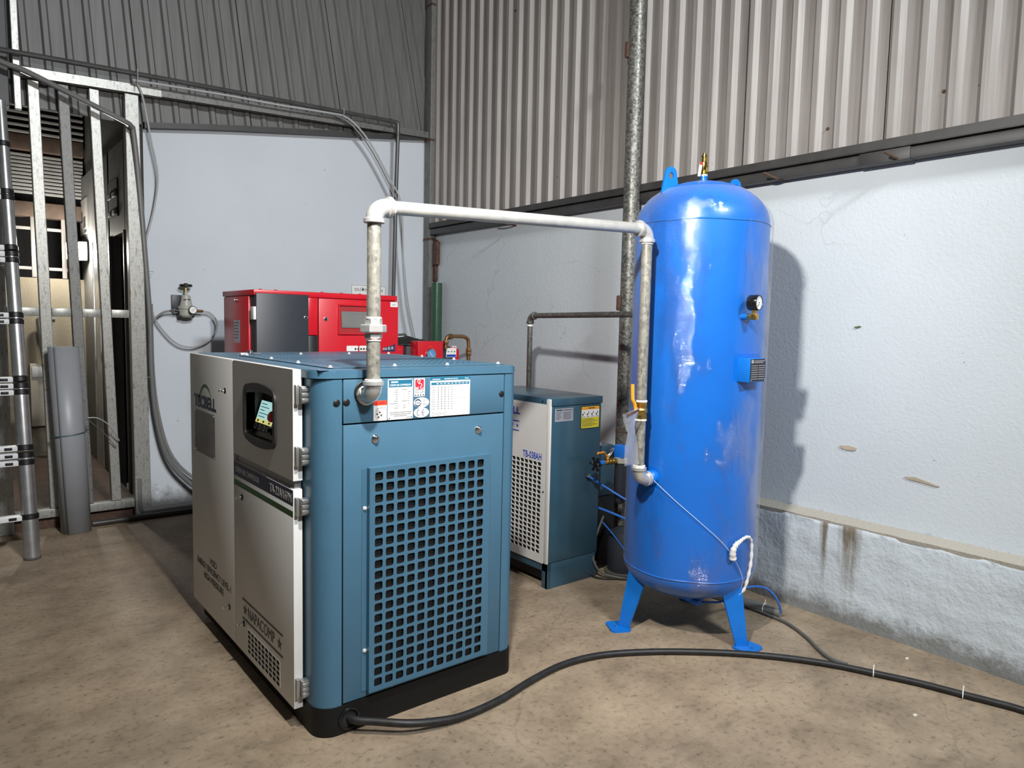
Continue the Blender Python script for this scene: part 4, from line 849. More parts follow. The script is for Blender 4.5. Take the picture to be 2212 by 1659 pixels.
# stretch film
bm = B(); rows = []; NA = 96; NZ = 60
for j in range(NZ + 1):
    z = 0.24 + (2.16 - 0.24) * j / NZ; row = []
    if z < 0.33: rr = TR * math.sqrt(max(0.0, 1 - ((0.33 - z) / 0.155) ** 2))
    elif z > 1.995: rr = TR * math.sqrt(max(0.0, 1 - ((z - 1.995) / 0.215) ** 2))
    else: rr = TR
    for k in range(NA):
        a = 2 * math.pi * k / NA; e = 0.0045 + 0.0022 * mnoise.noise(Vector((math.cos(a) * 5, math.sin(a) * 5, z * 3)))
        da = abs((a - math.radians(292) + math.pi) % (2 * math.pi) - math.pi)      # film stands off around the gauge side
        e += 0.016 * max(0.0, 1 - da / 0.55) * (1 if 0.4 < z < 2.0 else max(0, 1 - abs(z - (0.4 if z < 1 else 2.0)) / 0.12))
        row.append(bm.verts.new((TX + (rr + e) * math.cos(a), TY + (rr + e) * math.sin(a), z)))
    rows.append(row)
for j in range(NZ):
    for k in range(NA):
        a = math.degrees(2 * math.pi * (k + 0.5) / NA); z = 0.24 + 1.92 * (j + 0.5) / NZ
        if 264 < a < 278 and 1.25 < z < 1.40: continue          # torn open around the name plate
        if 246 < a < 270 and 1.26 < z < 1.40: continue
        if 172 < a < 192 and 0.74 < z < 0.86: continue
        bm.faces.new((rows[j][k], rows[j][(k + 1) % NA], rows[j + 1][(k + 1) % NA], rows[j + 1][k]))
obj('stretch_film', bm, 'stretch_film', tank, smooth=80)
# string and knotted end at the film's foot
def on_tank(deg, z, off=0.012): a = math.radians(deg); return (TX + (TR + off) * math.cos(a), TY + (TR + off) * math.sin(a), z)
bm = B(); tube(bm, spline([on_tank(186, 0.80, 0.03), on_tank(205, 0.71), on_tank(225, 0.62), on_tank(245, 0.52), on_tank(258, 0.43), on_tank(268, 0.33), on_tank(272, 0.26, -0.02)], 5), 0.0012, 6); st = tag(obj('white_string', bm, 'string_white', loc=(TX, TY - 0.3, 0.26)), 'thin white string running diagonally over the lower blue tank', 'string')
bm = B(); pts = [on_tank(254, 0.445, 0.02), on_tank(252.5, 0.485, 0.028), on_tank(255, 0.515, 0.03), on_tank(259, 0.525, 0.026), on_tank(264, 0.535, 0.022), on_tank(271, 0.535, 0.020), on_tank(276, 0.50, 0.02), on_tank(277, 0.42, 0.02), on_tank(275, 0.34, 0.015), on_tank(273, 0.27, 0.0), on_tank(268, 0.235, -0.03), on_tank(258, 0.20, -0.06)]
sp = spline(pts, 6); tube(bm, sp, [0.016 - 0.009 * min(1, k / 22) + 0.002 * math.sin(k * 1.9) for k in range(len(sp))], 8); tag(obj('rolled_film_tail', bm, 'string_white', loc=(TX, TY - 0.33, 0.2)), 'twisted white film rope looped low on the blue tank', 'rope')

# ================================================================== galvanised pipe from compressor to tank
pr_ = thing('air_pipe_run', (1.166, 2.228, 1.2), 'galvanised air pipe rising from the compressor, crossing over and dropping to the tank', 'pipe')
PX, PY = 1.166, 2.226; QX, QY = 2.488, 2.146; ZT, ZQ, ZB = 1.896, 1.944, 0.803
def pseg(a, b, r=0.024, mat='galv_pipe', name='pipe'):
    return obj(name, tube(B(), [a, (Vector(a) + Vector(b)) / 2, b], r, 18), mat, pr_)
def tape(o, axis, r=0.027, h=0.012, parent=None):
    bm = B(); lathe(bm, [(r * 0.93, 0), (r * 1.04, h * 0.2), (r, h * 0.5), (r * 1.05, h * 0.8), (r * 0.93, h)], o, axis, 18); return obj('thread_tape', bm, 'ptfe', parent or pr_)
bm = B(); elbow(bm, (PX + 0.004, 2.288, 1.240), (PX, PY, 1.236), (PX, PY, 1.292), 0.031, 0.037); obj('elbow_fitting', bm, 'pipe_tin', pr_)
tape((PX + 0.004, 2.268, 1.240), (0, 1, 0), 0.033, 0.018); tape((PX, PY, 1.292), (0, 0, 1), 0.029, 0.010)
bm = B(); tube(bm, spline([(PX + 0.0, 2.272, 1.278), (PX - 0.016, 2.262, 1.268), (PX - 0.034, 2.262, 1.262), (PX - 0.020, 2.258, 1.235), (PX - 0.006, 2.256, 1.215)], 4), 0.003, 6); obj('tape_tail', bm, 'ptfe', pr_)
pseg((PX, PY, 1.29), (PX, PY, 1.440)); tape((PX, PY, 1.434), (0, 0, 1), 0.026, 0.006)
bm = B(); hexa(bm, (PX, PY, 1.442), (0, 0, 1), 0.031, 0.020); hexa(bm, (PX, PY, 1.464), (0, 0, 1), 0.046, 0.028); hexa(bm, (PX, PY, 1.492), (0, 0, 1), 0.031, 0.020); obj('union_nut', bm, 'pipe_tin', pr_)
tape((PX, PY, 1.511), (0, 0, 1), 0.028, 0.007); pseg((PX, PY, 1.512), (PX, PY, 1.85))
bm = B(); elbow(bm, (PX, PY, 1.842), (PX, PY, ZT), (PX + 0.060, PY - 0.003, ZT + 0.002), 0.031, 0.037); obj('elbow_fitting', bm, 'pipe_tin', pr_)
tape((PX + 0.062, PY - 0.003, ZT + 0.002), (1, -0.06, 0.036), 0.028, 0.012)
pseg((PX + 0.06, PY - 0.003, ZT + 0.002), (QX - 0.05, QY + 0.004, ZQ - 0.002), mat='pipe_tin')
bm = B(); elbow(bm, (QX - 0.056, QY + 0.004, ZQ - 0.002), (QX, QY, ZQ), (QX, QY, ZQ - 0.058), 0.030, 0.036); obj('elbow_fitting', bm, 'pipe_tin', pr_)
tape((QX, QY, ZQ - 0.070), (0, 0, 1), 0.027, 0.010)
pseg((QX, QY, ZQ - 0.058), (QX, QY, 1.166)); tape((QX, QY, 1.160), (0, 0, 1), 0.027, 0.010)
pseg((QX, QY, 1.082), (QX, QY, ZB + 0.05)); tape((QX, QY, 1.074), (0, 0, 1), 0.027, 0.009); tape((QX, QY, ZB + 0.052), (0, 0, 1), 0.028, 0.014)
bm = B(); elbow(bm, (QX, QY, ZB + 0.052), (QX, QY, ZB - 0.004), (QX + 0.058, QY - 0.002, ZB - 0.004), 0.030, 0.036); obj('elbow_fitting', bm, 'pipe_tin', pr_)
tape((QX + 0.060, QY - 0.002, ZB - 0.004), (1, 0, 0), 0.031, 0.006); tape((QX + 0.072, QY - 0.002, ZB - 0.004), (1, 0, 0), 0.031, 0.006)
bm = B(); hexa(bm, (QX, QY, 1.082), (0, 0, 1), 0.029, 0.022); lathe(bm, [(0.024, 1.104), (0.030, 1.110), (0.032, 1.120), (0.030, 1.130), (0.024, 1.136)], (QX, QY, 0), (0, 0, 1), 20); hexa(bm, (QX, QY, 1.136), (0, 0, 1), 0.029, 0.024); bv = obj('ball_valve', bm, 'brass', pr_)
bm = B(); tube(bm, [(QX - 0.02, QY - 0.004, 1.120), (QX - 0.046, QY - 0.006, 1.122)], 0.008, 10); obj('valve_stem', bm, 'brass', bv)
bm = B(); sp = spline([(QX - 0.042, QY - 0.006, 1.120), (QX - 0.050, QY - 0.006, 1.150), (QX - 0.062, QY - 0.006, 1.170), (QX - 0.066, QY - 0.006, 1.185), (QX - 0.070, QY - 0.006, 1.245)], 5); tube(bm, sp, 0.0085, 8); obj('valve_handle', bm, 'yellow_grip', bv)
# plastic bag hooked on the valve handle
bm = B(); rowp = []
for t_, xc, w, z, dp in ((0, 2.375, 0.050, 1.130, 0.006), (0.1, 2.372, 0.048, 1.105, 0.010), (0.22, 2.370, 0.034, 1.070, 0.012), (0.32, 2.378, 0.022, 1.045, 0.012), (0.45, 2.382, 0.026, 1.01, 0.014), (0.6, 2.384, 0.034, 0.97, 0.014), (0.8, 2.386, 0.044, 0.925, 0.012), (1.0, 2.390, 0.052, 0.885, 0.004)):
    rowp.append([bm.verts.new((xc + w * math.cos(a) * 1.0, 2.105 + dp * math.sin(a) + 0.006 * math.sin(3 * a + t_ * 9), z + 0.012 * math.cos(a) * (1 - t_) + 0.004 * math.sin(5 * a))) for a in (2 * math.pi * k / 20 for k in range(20))])
for i in range(len(rowp) - 1):
    for k in range(20): bm.faces.new((rowp[i][k], rowp[i][(k + 1) % 20], rowp[i + 1][(k + 1) % 20], rowp[i + 1][k]))
bag = tag(obj('plastic_bag', bm, 'bag_film', loc=(2.38, 2.1, 0.88), smooth=80), 'crumpled clear zip bag hanging from the yellow valve handle', 'bag')
bm = B(); box(bm, (2.335, 2.094, 1.118), (2.418, 2.099, 1.128), 0.001, Matrix.Translation((2.376, 2.1, 1.123)) @ Matrix.Rotation(-0.25, 4, 'Y') @ Matrix.Translation((-2.376, -2.1, -1.123))); obj('zip_strip', bm, 'rust', bag)

# ================================================================== refrigerated dryer
dry = thing('air_dryer', (2.83, 3.3, 0.0), 'teal air dryer with a white slotted front standing between compressor and tank', 'dryer')
dx0, dx1, dy0, dy1, dz = 2.628, 3.032, 2.918, 3.68, 1.094
bm = B(); box(bm, (dx0 + 0.006, dy0 + 0.002, 0.150), (dx1 - 0.002, dy1 - 0.004, dz - 0.044), 0.003); obj('dryer_body', bm, 'dryer_blue', dry)
bm = B(); box(bm, (dx0 - 0.001, dy0 - 0.004, dz - 0.043), (dx1 + 0.004, dy1, dz), 0.004); obj('dryer_lid', bm, 'dryer_blue', dry)
# base with cut-out on the front
bm = B(); box(bm, (dx0 + 0.004, dy0, 0.0), (dx1, dy0 + 0.02, 0.147), 0.002); box(bm, (dx0 + 0.004, dy1 - 0.03, 0.0), (dx1, dy1, 0.147), 0.002); box(bm, (dx0 + 0.004, dy0, 0.098), (dx0 + 0.03, dy1, 0.147), 0.002); box(bm, (dx0 + 0.004, dy0 + 0.0, 0.0), (dx0 + 0.03, dy0 + 0.05, 0.147), 0.002); box(bm, (dx1 - 0.02, dy0, 0.09), (dx1, dy1, 0.147), 0.002)
obj('dryer_base', bm, 'dryer_blue', dry)
bm = B(); box(bm, (dx0 + 0.06, dy0 + 0.03, 0.02), (dx1 - 0.03, dy1 - 0.04, 0.14)); obj('base_shade_box', bm, 'black', dry)  # black block stands in for the shadow inside the open base
DLX = dx0 - 0.004
PFd = left(DLX, 0, 0)
bm = B(); nx, ny = 19, 20; perf(bm, PFd, -(3.2235 + 0.010) - 10 * 0.0385 + 0.0, 0.2045, 17, 20, 0.0385, 0.0268, 0.0160, 0.0101, 0.0060, 0.004, (0.02, 0.048, 0.030, 0.332), skew=-0.25)
fp = obj('front_panel', bm, 'white_paint', dry)
bm = B(); box(bm, (dx0 - 0.0035, dy0 + 0.030, 0.150), (dx0 + 0.006, dy0 + 0.034, dz - 0.006)); box(bm, (dx0 - 0.006, dy0 - 0.003, 0.148), (dx0 + 0.006, dy0 + 0.026, dz - 0.002), 0.003); obj('front_edge', bm, 'white_paint', dry)
bm = B(); box(bm, (dx0 + 0.0045, dy0 + 0.02, 0.155), (dx0 + 0.0055, dy1 - 0.02, 0.74)); obj('slot_shade_sheet', bm, 'dark_void', dry)  # dark sheet painted in place of the shade behind the slots
text('TB-038AH', 'print_blue', fp, left(DLX - 0.0005, 3.066, 0.756), 0.165, 0.040, bold=0.01)
text('TECBELL', 'print_blue', fp, left(DLX - 0.0005, 3.318, 1.000), 0.270, 0.042, bold=0.015)
text('NAPACOMP', 'print_blue', fp, left(DLX - 0.0005, 3.345, 0.908), 0.205, 0.030)
bm = B(); extrude(bm, star(0, 0, 0.013), left(DLX - 0.0005, 3.205, 0.911), 0, 0.0008); obj('star', bm, 'print_blue', fp)
for z in (0.938, 0.882):
    bm = B(); plate(bm, left(DLX - 0.0005, 0, z), -3.48, -0.003, -3.190, 0.003, 0, 0.0008); obj('emblem_bar', bm, 'print_blue', fp)
for y, z in ((2.985, 1.075), (2.962, 0.56)):
    bm = B(); disc(bm, (DLX, y, z), (-1, 0, 0), 0.005, 0.003, 8); obj('screw', bm, 'black', fp)
dyl = front(0, dy0 + 0.0015, 0)
bm = B(); plate(bm, dyl, 2.660, 0.962, 2.800, 1.036, 0, 0.0008); s1 = obj('rating_label', bm, 'label_silver', dry)
R = [(2.668, 1.023, 2.715, 1.030), (2.722, 1.024, 2.795, 1.028)] + [(2.668, 1.012 - k * 0.0075, 2.710 - 0.005 * (k % 3), 1.0145 - k * 0.0075) for k in range(6)] + [(2.722, 1.012 - k * 0.0075, 2.790 - 0.008 * (k % 2), 1.0145 - k * 0.0075) for k in range(6)]
bars('label_print', R, 'print_dark', s1, base=front(0, dy0 + 0.0006, 0))
bm = B(); plate(bm, dyl, 2.862, 0.906, 3.016, 1.040, 0, 0.0008, 0.008); s2 = obj('notice_label', bm, 'black', dry)
bm = B(); plate(bm, front(0, dy0 + 0.0007, 0), 2.866, 0.910, 3.012, 1.036, 0, 0.0005, 0.007); obj('notice_yellow', bm, 'label_yellow', s2)
bm = B(); plate(bm, front(0, dy0 + 0.0002, 0), 2.868, 0.972, 3.010, 1.018, 0, 0.0004); obj('notice_white', bm, 'label_white', s2)
bm = B(); plate(bm, front(0, dy0 + 0.0002, 0), 2.868, 1.018, 3.010, 1.034, 0, 0.0004, 0.002); obj('notice_header', bm, 'yellow_grip', s2)
R = [(2.920, 1.024, 2.975, 1.029)] + [(2.872 + k * 0.037, 0.985, 2.882 + k * 0.037, 0.996) for k in range(4)] + [(2.884 + k * 0.037, 0.996, 2.890 + k * 0.037, 1.006) for k in range(4)] + [(2.872 + k * 0.036, 0.976, 2.895 + k * 0.036, 0.979) for k in range(4)]
bars('notice_pictograms', R, 'print_dark', s2, base=front(0, dy0 - 0.0002, 0))
bars('notice_text', [(2.872, 0.964 - k * 0.0072, 2.955 + 0.045 * ((k * 7) % 3) / 2, 0.9662 - k * 0.0072) for k in range(7)], 'print_dark', s2, base=front(0, dy0 + 0.0001, 0))
# dryer outlet pipe to the tank
op = thing('outlet_pipe', (3.15, 3.74, 0.5), 'dark galvanised pipe rising behind the dryer and running level to the tank', 'pipe')
EX, EY, EZ = 3.15, 3.735, 1.566
bm = B(); tube(bm, [(EX, EY, 0.5), (EX, EY, 1.0), (EX, EY, EZ - 0.045)], 0.018, 14); obj('pipe', bm, 'galv_dark', op)
bm = B(); lathe(bm, [(0.020, 0), (0.0215, 0.003), (0.0215, 0.009), (0.020, 0.012)], (EX, EY, EZ - 0.072), (0, 0, 1), 14); obj('thread_tape', bm, 'ptfe', op)
bm = B(); elbow(bm, (EX, EY, EZ - 0.05), (EX, EY, EZ), (EX - 0.002, EY - 0.05, EZ + 0.001), 0.023, 0.027); obj('elbow_fitting', bm, 'galv_dark', op)
bm = B(); tube(bm, [(EX - 0.002, EY - 0.045, EZ + 0.001), (3.10, 3.0, 1.574), (3.062, 2.455, 1.578)], 0.018, 14); obj('pipe', bm, 'galv_dark', op)
# filter, valve and hoses between dryer and tank
fh = thing('teal_housing', (3.12, 3.02, 0.0), 'small teal dryer housing half hidden behind the tall dryer', 'housing')
bm = B(); box(bm, (3.06, 2.98, 0.46), (3.235, 3.16, 0.775), 0.018); obj('housing_body', bm, 'dryer_blue', fh)
bm = B(); lathe(bm, [(0.045, 0), (0.05, 0.006), (0.048, 0.02), (0.02, 0.03), (0, 0.031)], (3.075, 3.02, 0.775), (0, 0, 1), 18); obj('chrome_knob', bm, 'chrome', fh)
bm = B(); tube(bm, spline([(3.10, 2.985, 0.66), (3.14, 2.95, 0.72), (3.18, 2.95, 0.755), (3.20, 2.96, 0.70)], 5), 0.010, 8); obj('bent_tube', bm, 'chrome', fh)
bm = B(); box(bm, (3.05, 2.99, 0.0), (3.25, 3.20, 0.46), 0.01); obj('housing_stand', bm, 'black', fh)
ft = thing('line_filter', (3.10, 2.80, 0.40), 'black line filter with a blue cap beside the hanging plastic bag', 'filter')
bm = B(); lathe(bm, [(0.040, 0.705), (0.044, 0.708), (0.044, 0.735), (0.030, 0.740)], (3.09, 2.80, 0), (0, 0, 1), 20); obj('filter_head', bm, 'cast_grey', ft)
bm = B(); lathe(bm, [(0.0, 0.46), (0.020, 0.462), (0.032, 0.48), (0.036, 0.56), (0.036, 0.705), (0.0, 0.706)], (3.09, 2.80, 0), (0, 0, 1), 20); obj('filter_bowl', bm, 'charcoal', ft)
bm = B(); box(bm, (3.058, 2.765, 0.738), (3.122, 2.835, 0.812), 0.006); obj('blue_cap', bm, 'blue_plastic', ft)
vt = thing('drain_valve', (2.95, 2.80, 0.70), 'brass drain valve with yellow lever and black handwheel near the dryer', 'valve')
bm = B(); tube(bm, [(3.045, 2.80, 0.722), (2.935, 2.80, 0.722)], 0.013, 12)
for x in (3.02, 2.995, 2.97): lathe(bm, [(0.017, -0.006), (0.019, 0), (0.017, 0.006)], (x, 2.80, 0.722), (1, 0, 0), 12)
obj('valve_body', bm, 'brass', vt)
bm = B(); tube(bm, [(2.94, 2.80, 0.722), (2.905, 2.80, 0.720)], 0.014, 10); obj('blue_coupler', bm, 'blue_plastic', vt)
bm = B(); tube(bm, spline([(2.972, 2.80, 0.735), (2.972, 2.80, 0.757), (2.955, 2.80, 0.763), (2.93, 2.79, 0.783), (2.89, 2.78, 0.786), (2.865, 2.775, 0.788)], 4), 0.007, 8); obj('lever', bm, 'yellow_grip', vt)
hub = Vector((2.885, 2.80, 0.720)); bm = B(); lathe(bm, [(0.014, 0), (0.014, 0.022), (0, 0.024)], hub, (-1, 0, 0), 12)
for k in range(6):
    a = 2 * math.pi * k / 6; p = hub + Vector((-0.010, 0.036 * math.cos(a), 0.036 * math.sin(a))); tube(bm, [hub + Vector((-0.010, 0, 0)), p], 0.007, 6); lathe(bm, [(0.0, -0.010), (0.009, -0.006), (0.009, 0.006), (0.0, 0.010)], p, (1, 0, 0), 8)
obj('handwheel', bm, 'black_gloss', vt)
curve_tags = []
def hose(name, pts, r, mat, label, cat, loc=None, sub=6): 
    return tag(curve_pipe(name, pts, r, mat, None, loc or pts[-1], sub), label, cat)
hose('blue_air_hose', [(2.925, 2.915, 0.628), (2.955, 2.89, 0.605), (3.00, 2.84, 0.565), (3.08, 2.72, 0.490), (3.16, 2.60, 0.43)], 0.0065, 'blue_hose', 'blue hose leaving the right side of the tall dryer towards the tank', 'hose')
hose('short_blue_hose', [(3.045, 2.97, 0.415), (3.10, 2.86, 0.385), (3.16, 2.70, 0.34)], 0.007, 'blue_hose', 'short blue hose on a brass fitting low beside the dryer', 'hose')
hose('thin_blue_tube', [(3.07, 2.93, 0.33), (3.09, 2.86, 0.27), (3.12, 2.78, 0.18), (3.14, 2.70, 0.10)], 0.004, 'blue_hose', 'thin blue tube hanging down behind the tank foot', 'hose')
bm = B(); hexa(bm, (2.918, 2.917, 0.631), (0.3, -0.9, -0.1), 0.013, 0.022); tag(obj('push_fitting', bm, 'chrome', loc=(2.92, 2.91, 0.63)), 'chrome push fitting on the dryer side panel', 'fitting')
bm = B(); hexa(bm, (3.025, 2.99, 0.420), (0.5, -0.8, 0), 0.014, 0.03); tag(obj('brass_fitting', bm, 'brass', loc=(3.03, 2.99, 0.42)), 'brass fitting where the short blue hose begins', 'fitting')
hose('grey_power_lead', [(3.08, 2.92, 0.36), (3.04, 2.93, 0.26), (3.00, 2.93, 0.15), (3.02, 2.88, 0.04), (3.10, 2.78, 0.010), (3.20, 2.62, 0.010), (3.30, 2.40, 0.010)], 0.007, 'grey_cable', 'grey power lead hanging between dryer and tank to the floor', 'cable')
hose('black_power_lead', [(3.05, 2.95, 0.05), (2.99, 2.92, 0.012), (3.01, 2.84, 0.010), (3.12, 2.74, 0.010), (3.25, 2.5, 0.010)], 0.005, 'rubber_cable', 'black lead looping on the floor right of the dryer', 'cable')
bm = B(); lathe(bm, [(0.0, 0.02), (0.09, 0.02), (0.10, 0.05), (0.10, 0.20), (0.085, 0.26), (0.04, 0.285), (0.0, 0.29)], (3.20, 2.86, 0), (0, 0, 1), 24); dm = tag(obj('motor_pot', bm, 'charcoal', loc=(3.20, 2.86, 0.0)), 'dark round motor pot in the gap behind the tank', 'motor')
bm = B(); lathe(bm, [(0.11, 0.0), (0.115, 0.02), (0.09, 0.022)], (3.20, 2.86, 0), (0, 0, 1), 24); obj('motor_foot', bm, 'grey_cable', dm)

# ================================================================== red compressor at the back
red = thing('red_compressor', (2.03, 4.8, 0.0), 'red and dark grey older compressor against the white back wall', 'compressor')
rx0, rx1, ry0, ry1, rz = 1.524, 2.545, 4.50, 5.14, 1.690
bm = B(); box(bm, (rx0 + 0.012, ry0 + 0.012, 0.0), (rx1 - 0.01, ry1 - 0.01, rz - 0.03), 0.004); obj('cabinet_core', bm, 'charcoal', red)
bm = B(); box(bm, (rx0, ry0, rz - 0.036), (rx1, ry1, rz), 0.005); obj('red_lid', bm, 'red_paint', red)
bm = B(); box(bm, (rx0, ry0 + 0.10, 0.05), (rx0 + 0.014, ry1 - 0.03, rz - 0.040), 0.003); lp = obj('left_panel', bm, 'red_paint', red)
bm = B(); lathe(bm, [(0.016, 0), (0.016, 0.006), (0.009, 0.010), (0.008, 0.016)], (rx0, 4.835, 1.627), (-1, 0, 0), 16); obj('lock', bm, 'chrome', lp)
bm = B(); plate(bm, left(rx0 - 0.0004, 0, 0), -4.893, 1.345, -4.775, 1.495, 0, 0.001); obj('data_label', bm, 'label_silver', lp)
bars('label_print', [(-4.885, 1.475 - k * 0.02, -4.785 - 0.01 * (k % 3), 1.480 - k * 0.02) for k in range(6)], 'print_dark', lp, base=left(rx0 - 0.0015, 0, 0))
bm = B(); box(bm, (1.534, ry0 - 0.016, 0.05), (1.876, ry0 + 0.012, rz - 0.022), 0.004); dd = obj('dark_door', bm, 'charcoal', red)
bm = B(); box(bm, (1.880, ry0 - 0.002, 1.405), (1.944, ry0 + 0.012, rz - 0.038), 0.003); obj('red_strip', bm, 'red_paint', red)
bm = B(); box(bm, (1.882, ry0 + 0.002, 0.05), (1.944, ry0 + 0.012, 1.402), 0.003); obj('black_strip', bm, 'black', red)
bm = B(); box(bm, (rx0 - 0.006, ry0 - 0.01, 1.50), (rx0 + 0.014, ry0 + 0.05, 1.582), 0.003); hg = obj('white_hinge', bm, 'label_white', red)
bm = B(); box(bm, (1.948, ry0 - 0.016, 0.05), (rx1, ry0 + 0.012, rz - 0.040), 0.004); rd_ = obj('red_door', bm, 'red_paint', red)
for x, z, p_ in ((1.856, 1.519, dd), (1.994, 1.514, rd_)):
    bm = B(); lathe(bm, [(0.014, 0), (0.014, 0.003), (0.010, 0.005), (0.008, 0.005)], (x, ry0 - 0.016, z), (0, -1, 0), 18); k_ = obj('lock', bm, 'chrome', p_)
    bm = B(); disc(bm, (x, ry0 - 0.0205, z), (0, -1, 0), 0.008, 0.0012, 12); obj('lock_core', bm, 'black', p_)
RF = front(0, ry0 - 0.0165, 0)
bm = B(); ring_plate(bm, RF, rrect(2.080, 1.412, 2.345, 1.618, 0.004), rrect(2.088, 1.420, 2.337, 1.607, 0.003), 0, 0.014); obj('display_frame', bm, 'red_paint', rd_)
flat('red_recess', (0.36, 0.02, 0.025), 0.5); bm = B(); plate(bm, RF, 2.088, 1.420, 2.337, 1.607, 0, 0.001); obj('display_recess', bm, 'red_recess', rd_)
bm = B(); extrude(bm, [(2.110, 1.458), (2.300, 1.458), (2.296, 1.568), (2.103, 1.568)], RF, 0.001, 0.006); obj('display', bm, 'grey_lcd', rd_)
bm = B(); extrude(bm, [(2.107, 1.552), (2.297, 1.552), (2.296, 1.568), (2.103, 1.568)], RF, 0.006, 0.007); obj('display_top', bm, 'steel_grey', rd_)
bm = B(); extrude(bm, [(2.110, 1.458), (2.300, 1.458), (2.300, 1.474), (2.110, 1.474)], RF, 0.006, 0.007); obj('display_bottom', bm, 'steel_grey', rd_)
bm = B(); plate(bm, RF, 2.480, 1.610, 2.538, 1.645, 0, 0.001); obj('small_label', bm, 'label_white', rd_)
bars('small_label_print', [(2.490, 1.628, 2.525, 1.631), (2.490, 1.620, 2.518, 1.6225)], 'print_grey', rd_, base=front(0, ry0 - 0.018, 0))
for x0, x1 in ((2.145, 2.232), (2.240, 2.335)):
    bm = B(); plate(bm, RF, x0, 1.298, x1, 1.335, 0, 0.001, 0.006); obj('badge', bm, 'label_white', rd_)
bars('badge_print', [(2.205 + k * 0.021, 1.306, 2.217 + k * 0.021, 1.320) for k in range(5)], 'print_dark', rd_, base=front(0, ry0 - 0.018, 0))
bm = B(); extrude(bm, [(2.418, 1.294), (2.520, 1.294), (2.520, 1.352), (2.500, 1.338), (2.430, 1.322)], RF, 0, 0.001); obj('blue_badge', bm, 'logo_navy', rd_)
for k, (x, z, w) in enumerate(((2.430, 1.312, 0.014), (2.448, 1.312, 0.014), (2.472, 1.316, 0.020), (2.498, 1.318, 0.018))):
    bm = B(); f_ = front(x, ry0 - 0.0178, z)
    for a in range(3): plate(bm, f_, -w / 2, -w / 2 + a * w / 2.4, w / 2, -w / 2 + a * w / 2.4 + 0.002, 0, 0.0006)
    plate(bm, f_, -0.0012, -w / 2, 0.0012, w / 2 + 0.003, 0, 0.0006); plate(bm, f_, -w / 2, -w / 2, -w / 2 + 0.002, w / 2, 0, 0.0006); obj('character', bm, 'label_white', rd_)
# bumps along the lid
for x in (1.60, 1.70, 2.02, 2.16, 2.30, 2.45):
    bm = B(); disc(bm, (x, ry0 + 0.10, rz), (0, 0, 1), 0.012, 0.008, 10, 0.003); obj('bolt', bm, 'red_paint', red)
# small red line dryer beside it
sd = thing('small_red_dryer', (3.02, 4.95, 0.0), 'small red and black line dryer with a round gauge in the corner', 'dryer')
bm = B(); box(bm, (2.70, 4.90, 0.0), (2.83, 5.25, 1.322), 0.004); obj('left_red_box', bm, 'red_paint', sd)
bm = B(); box(bm, (2.832, 4.86, 0.0), (3.29, 5.25, 1.318), 0.004); obj('black_body', bm, 'charcoal', sd)
bm = B(); box(bm, (2.868, 4.745, 0.9), (3.102, 4.862, 1.360), 0.004); rb_ = obj('red_front', bm, 'red_paint', sd)
bm = B(); lathe(bm, [(0.047, 0), (0.047, 0.010), (0.042, 0.014), (0.038, 0.014), (0.036, 0.010)], (2.985, 4.745, 1.256), (0, -1, 0), 28); gg = obj('gauge', bm, 'chrome', rb_)
bm = B(); lathe(bm, [(0.0365, 0.0095), (0.0365, 0.011)], (2.985, 4.745, 1.256), (0, -1, 0), 24); obj('gauge_dial', bm, 'dial_blue', rb_)
bm = B(); plate(bm, front(2.985, 4.7335, 1.256) @ Matrix.Rotation(0.7, 4, 'Z'), -0.0018, -0.02, 0.0018, 0.026, 0, 0.0008); obj('gauge_needle', bm, 'label_white', rb_)
bars('front_caption', [(2.968 + 0.012 * k, 1.317, 2.976 + 0.012 * k, 1.323) for k in range(3)], 'label_orange', rb_, base=front(0, 4.7445, 0))
bm = B(); plate(bm, front(0, 4.8595, 0), 3.146 + 0.06, 1.225, 3.27 + 0.035, 1.318, 0, 0.001); lb_ = obj('dryer_label', bm, 'label_white', sd)
text('AIR DRYER', 'label_red', lb_, front(3.256, 4.858, 1.307), 0.088, 0.012, bold=0.02)
bm = B(); plate(bm, front(0, 4.8582, 0), 3.210, 1.228, 3.302, 1.248, 0, 0.0006); obj('label_band', bm, 'print_blue', lb_)
bars('label_arrows', [(3.222 + k * 0.030, 1.268, 3.234 + k * 0.030, 1.276) for k in range(3)], 'print_dark', lb_, base=front(0, 4.8582, 0))
bm = B(); box(bm, (3.292, 4.87, 0.0), (3.345, 5.2, 1.295), 0.012); obj('red_end', bm, 'red_paint', sd)
# black cloth slumped on the dryer
bm = B(); nx, ny = 20, 12; g = []
for j in range(ny + 1):
    row = []
    for i in range(nx + 1):
        u, w = i / nx, j / ny; e = math.sin(math.pi * u) ** 0.6 * math.sin(math.pi * w) ** 0.6
        row.append(bm.verts.new((2.715 + 0.37 * u, 4.885 + 0.26 * w, 1.326 + e * (0.055 + 0.035 * mnoise.noise(Vector((u * 5, w * 4, 2)))) + 0.012 * u)))
    g.append(row)
for j in range(ny):
    for i in range(nx): bm.faces.new((g[j][i], g[j][i + 1], g[j + 1][i + 1], g[j + 1][i]))
tag(obj('black_cloth', bm, 'cloth_black', loc=(2.9, 5.0, 1.32), smooth=80), 'crumpled black cloth lying on top of the small red dryer', 'cloth')
cpz = thing('copper_pipe', (3.25, 4.9, 1.3), 'brown copper pipe with elbows above the small red dryer', 'pipe')
bm = B(); tube(bm, spline([(3.16, 4.80, 1.30), (3.165, 4.80, 1.36), (3.175, 4.80, 1.392), (3.21, 4.80, 1.398), (3.32, 4.80, 1.398), (3.365, 4.80, 1.385), (3.385, 4.80, 1.35), (3.388, 4.80, 1.20), (3.388, 4.80, 0.9)], 5), 0.015, 12); obj('copper_tube', bm, 'copper', cpz)
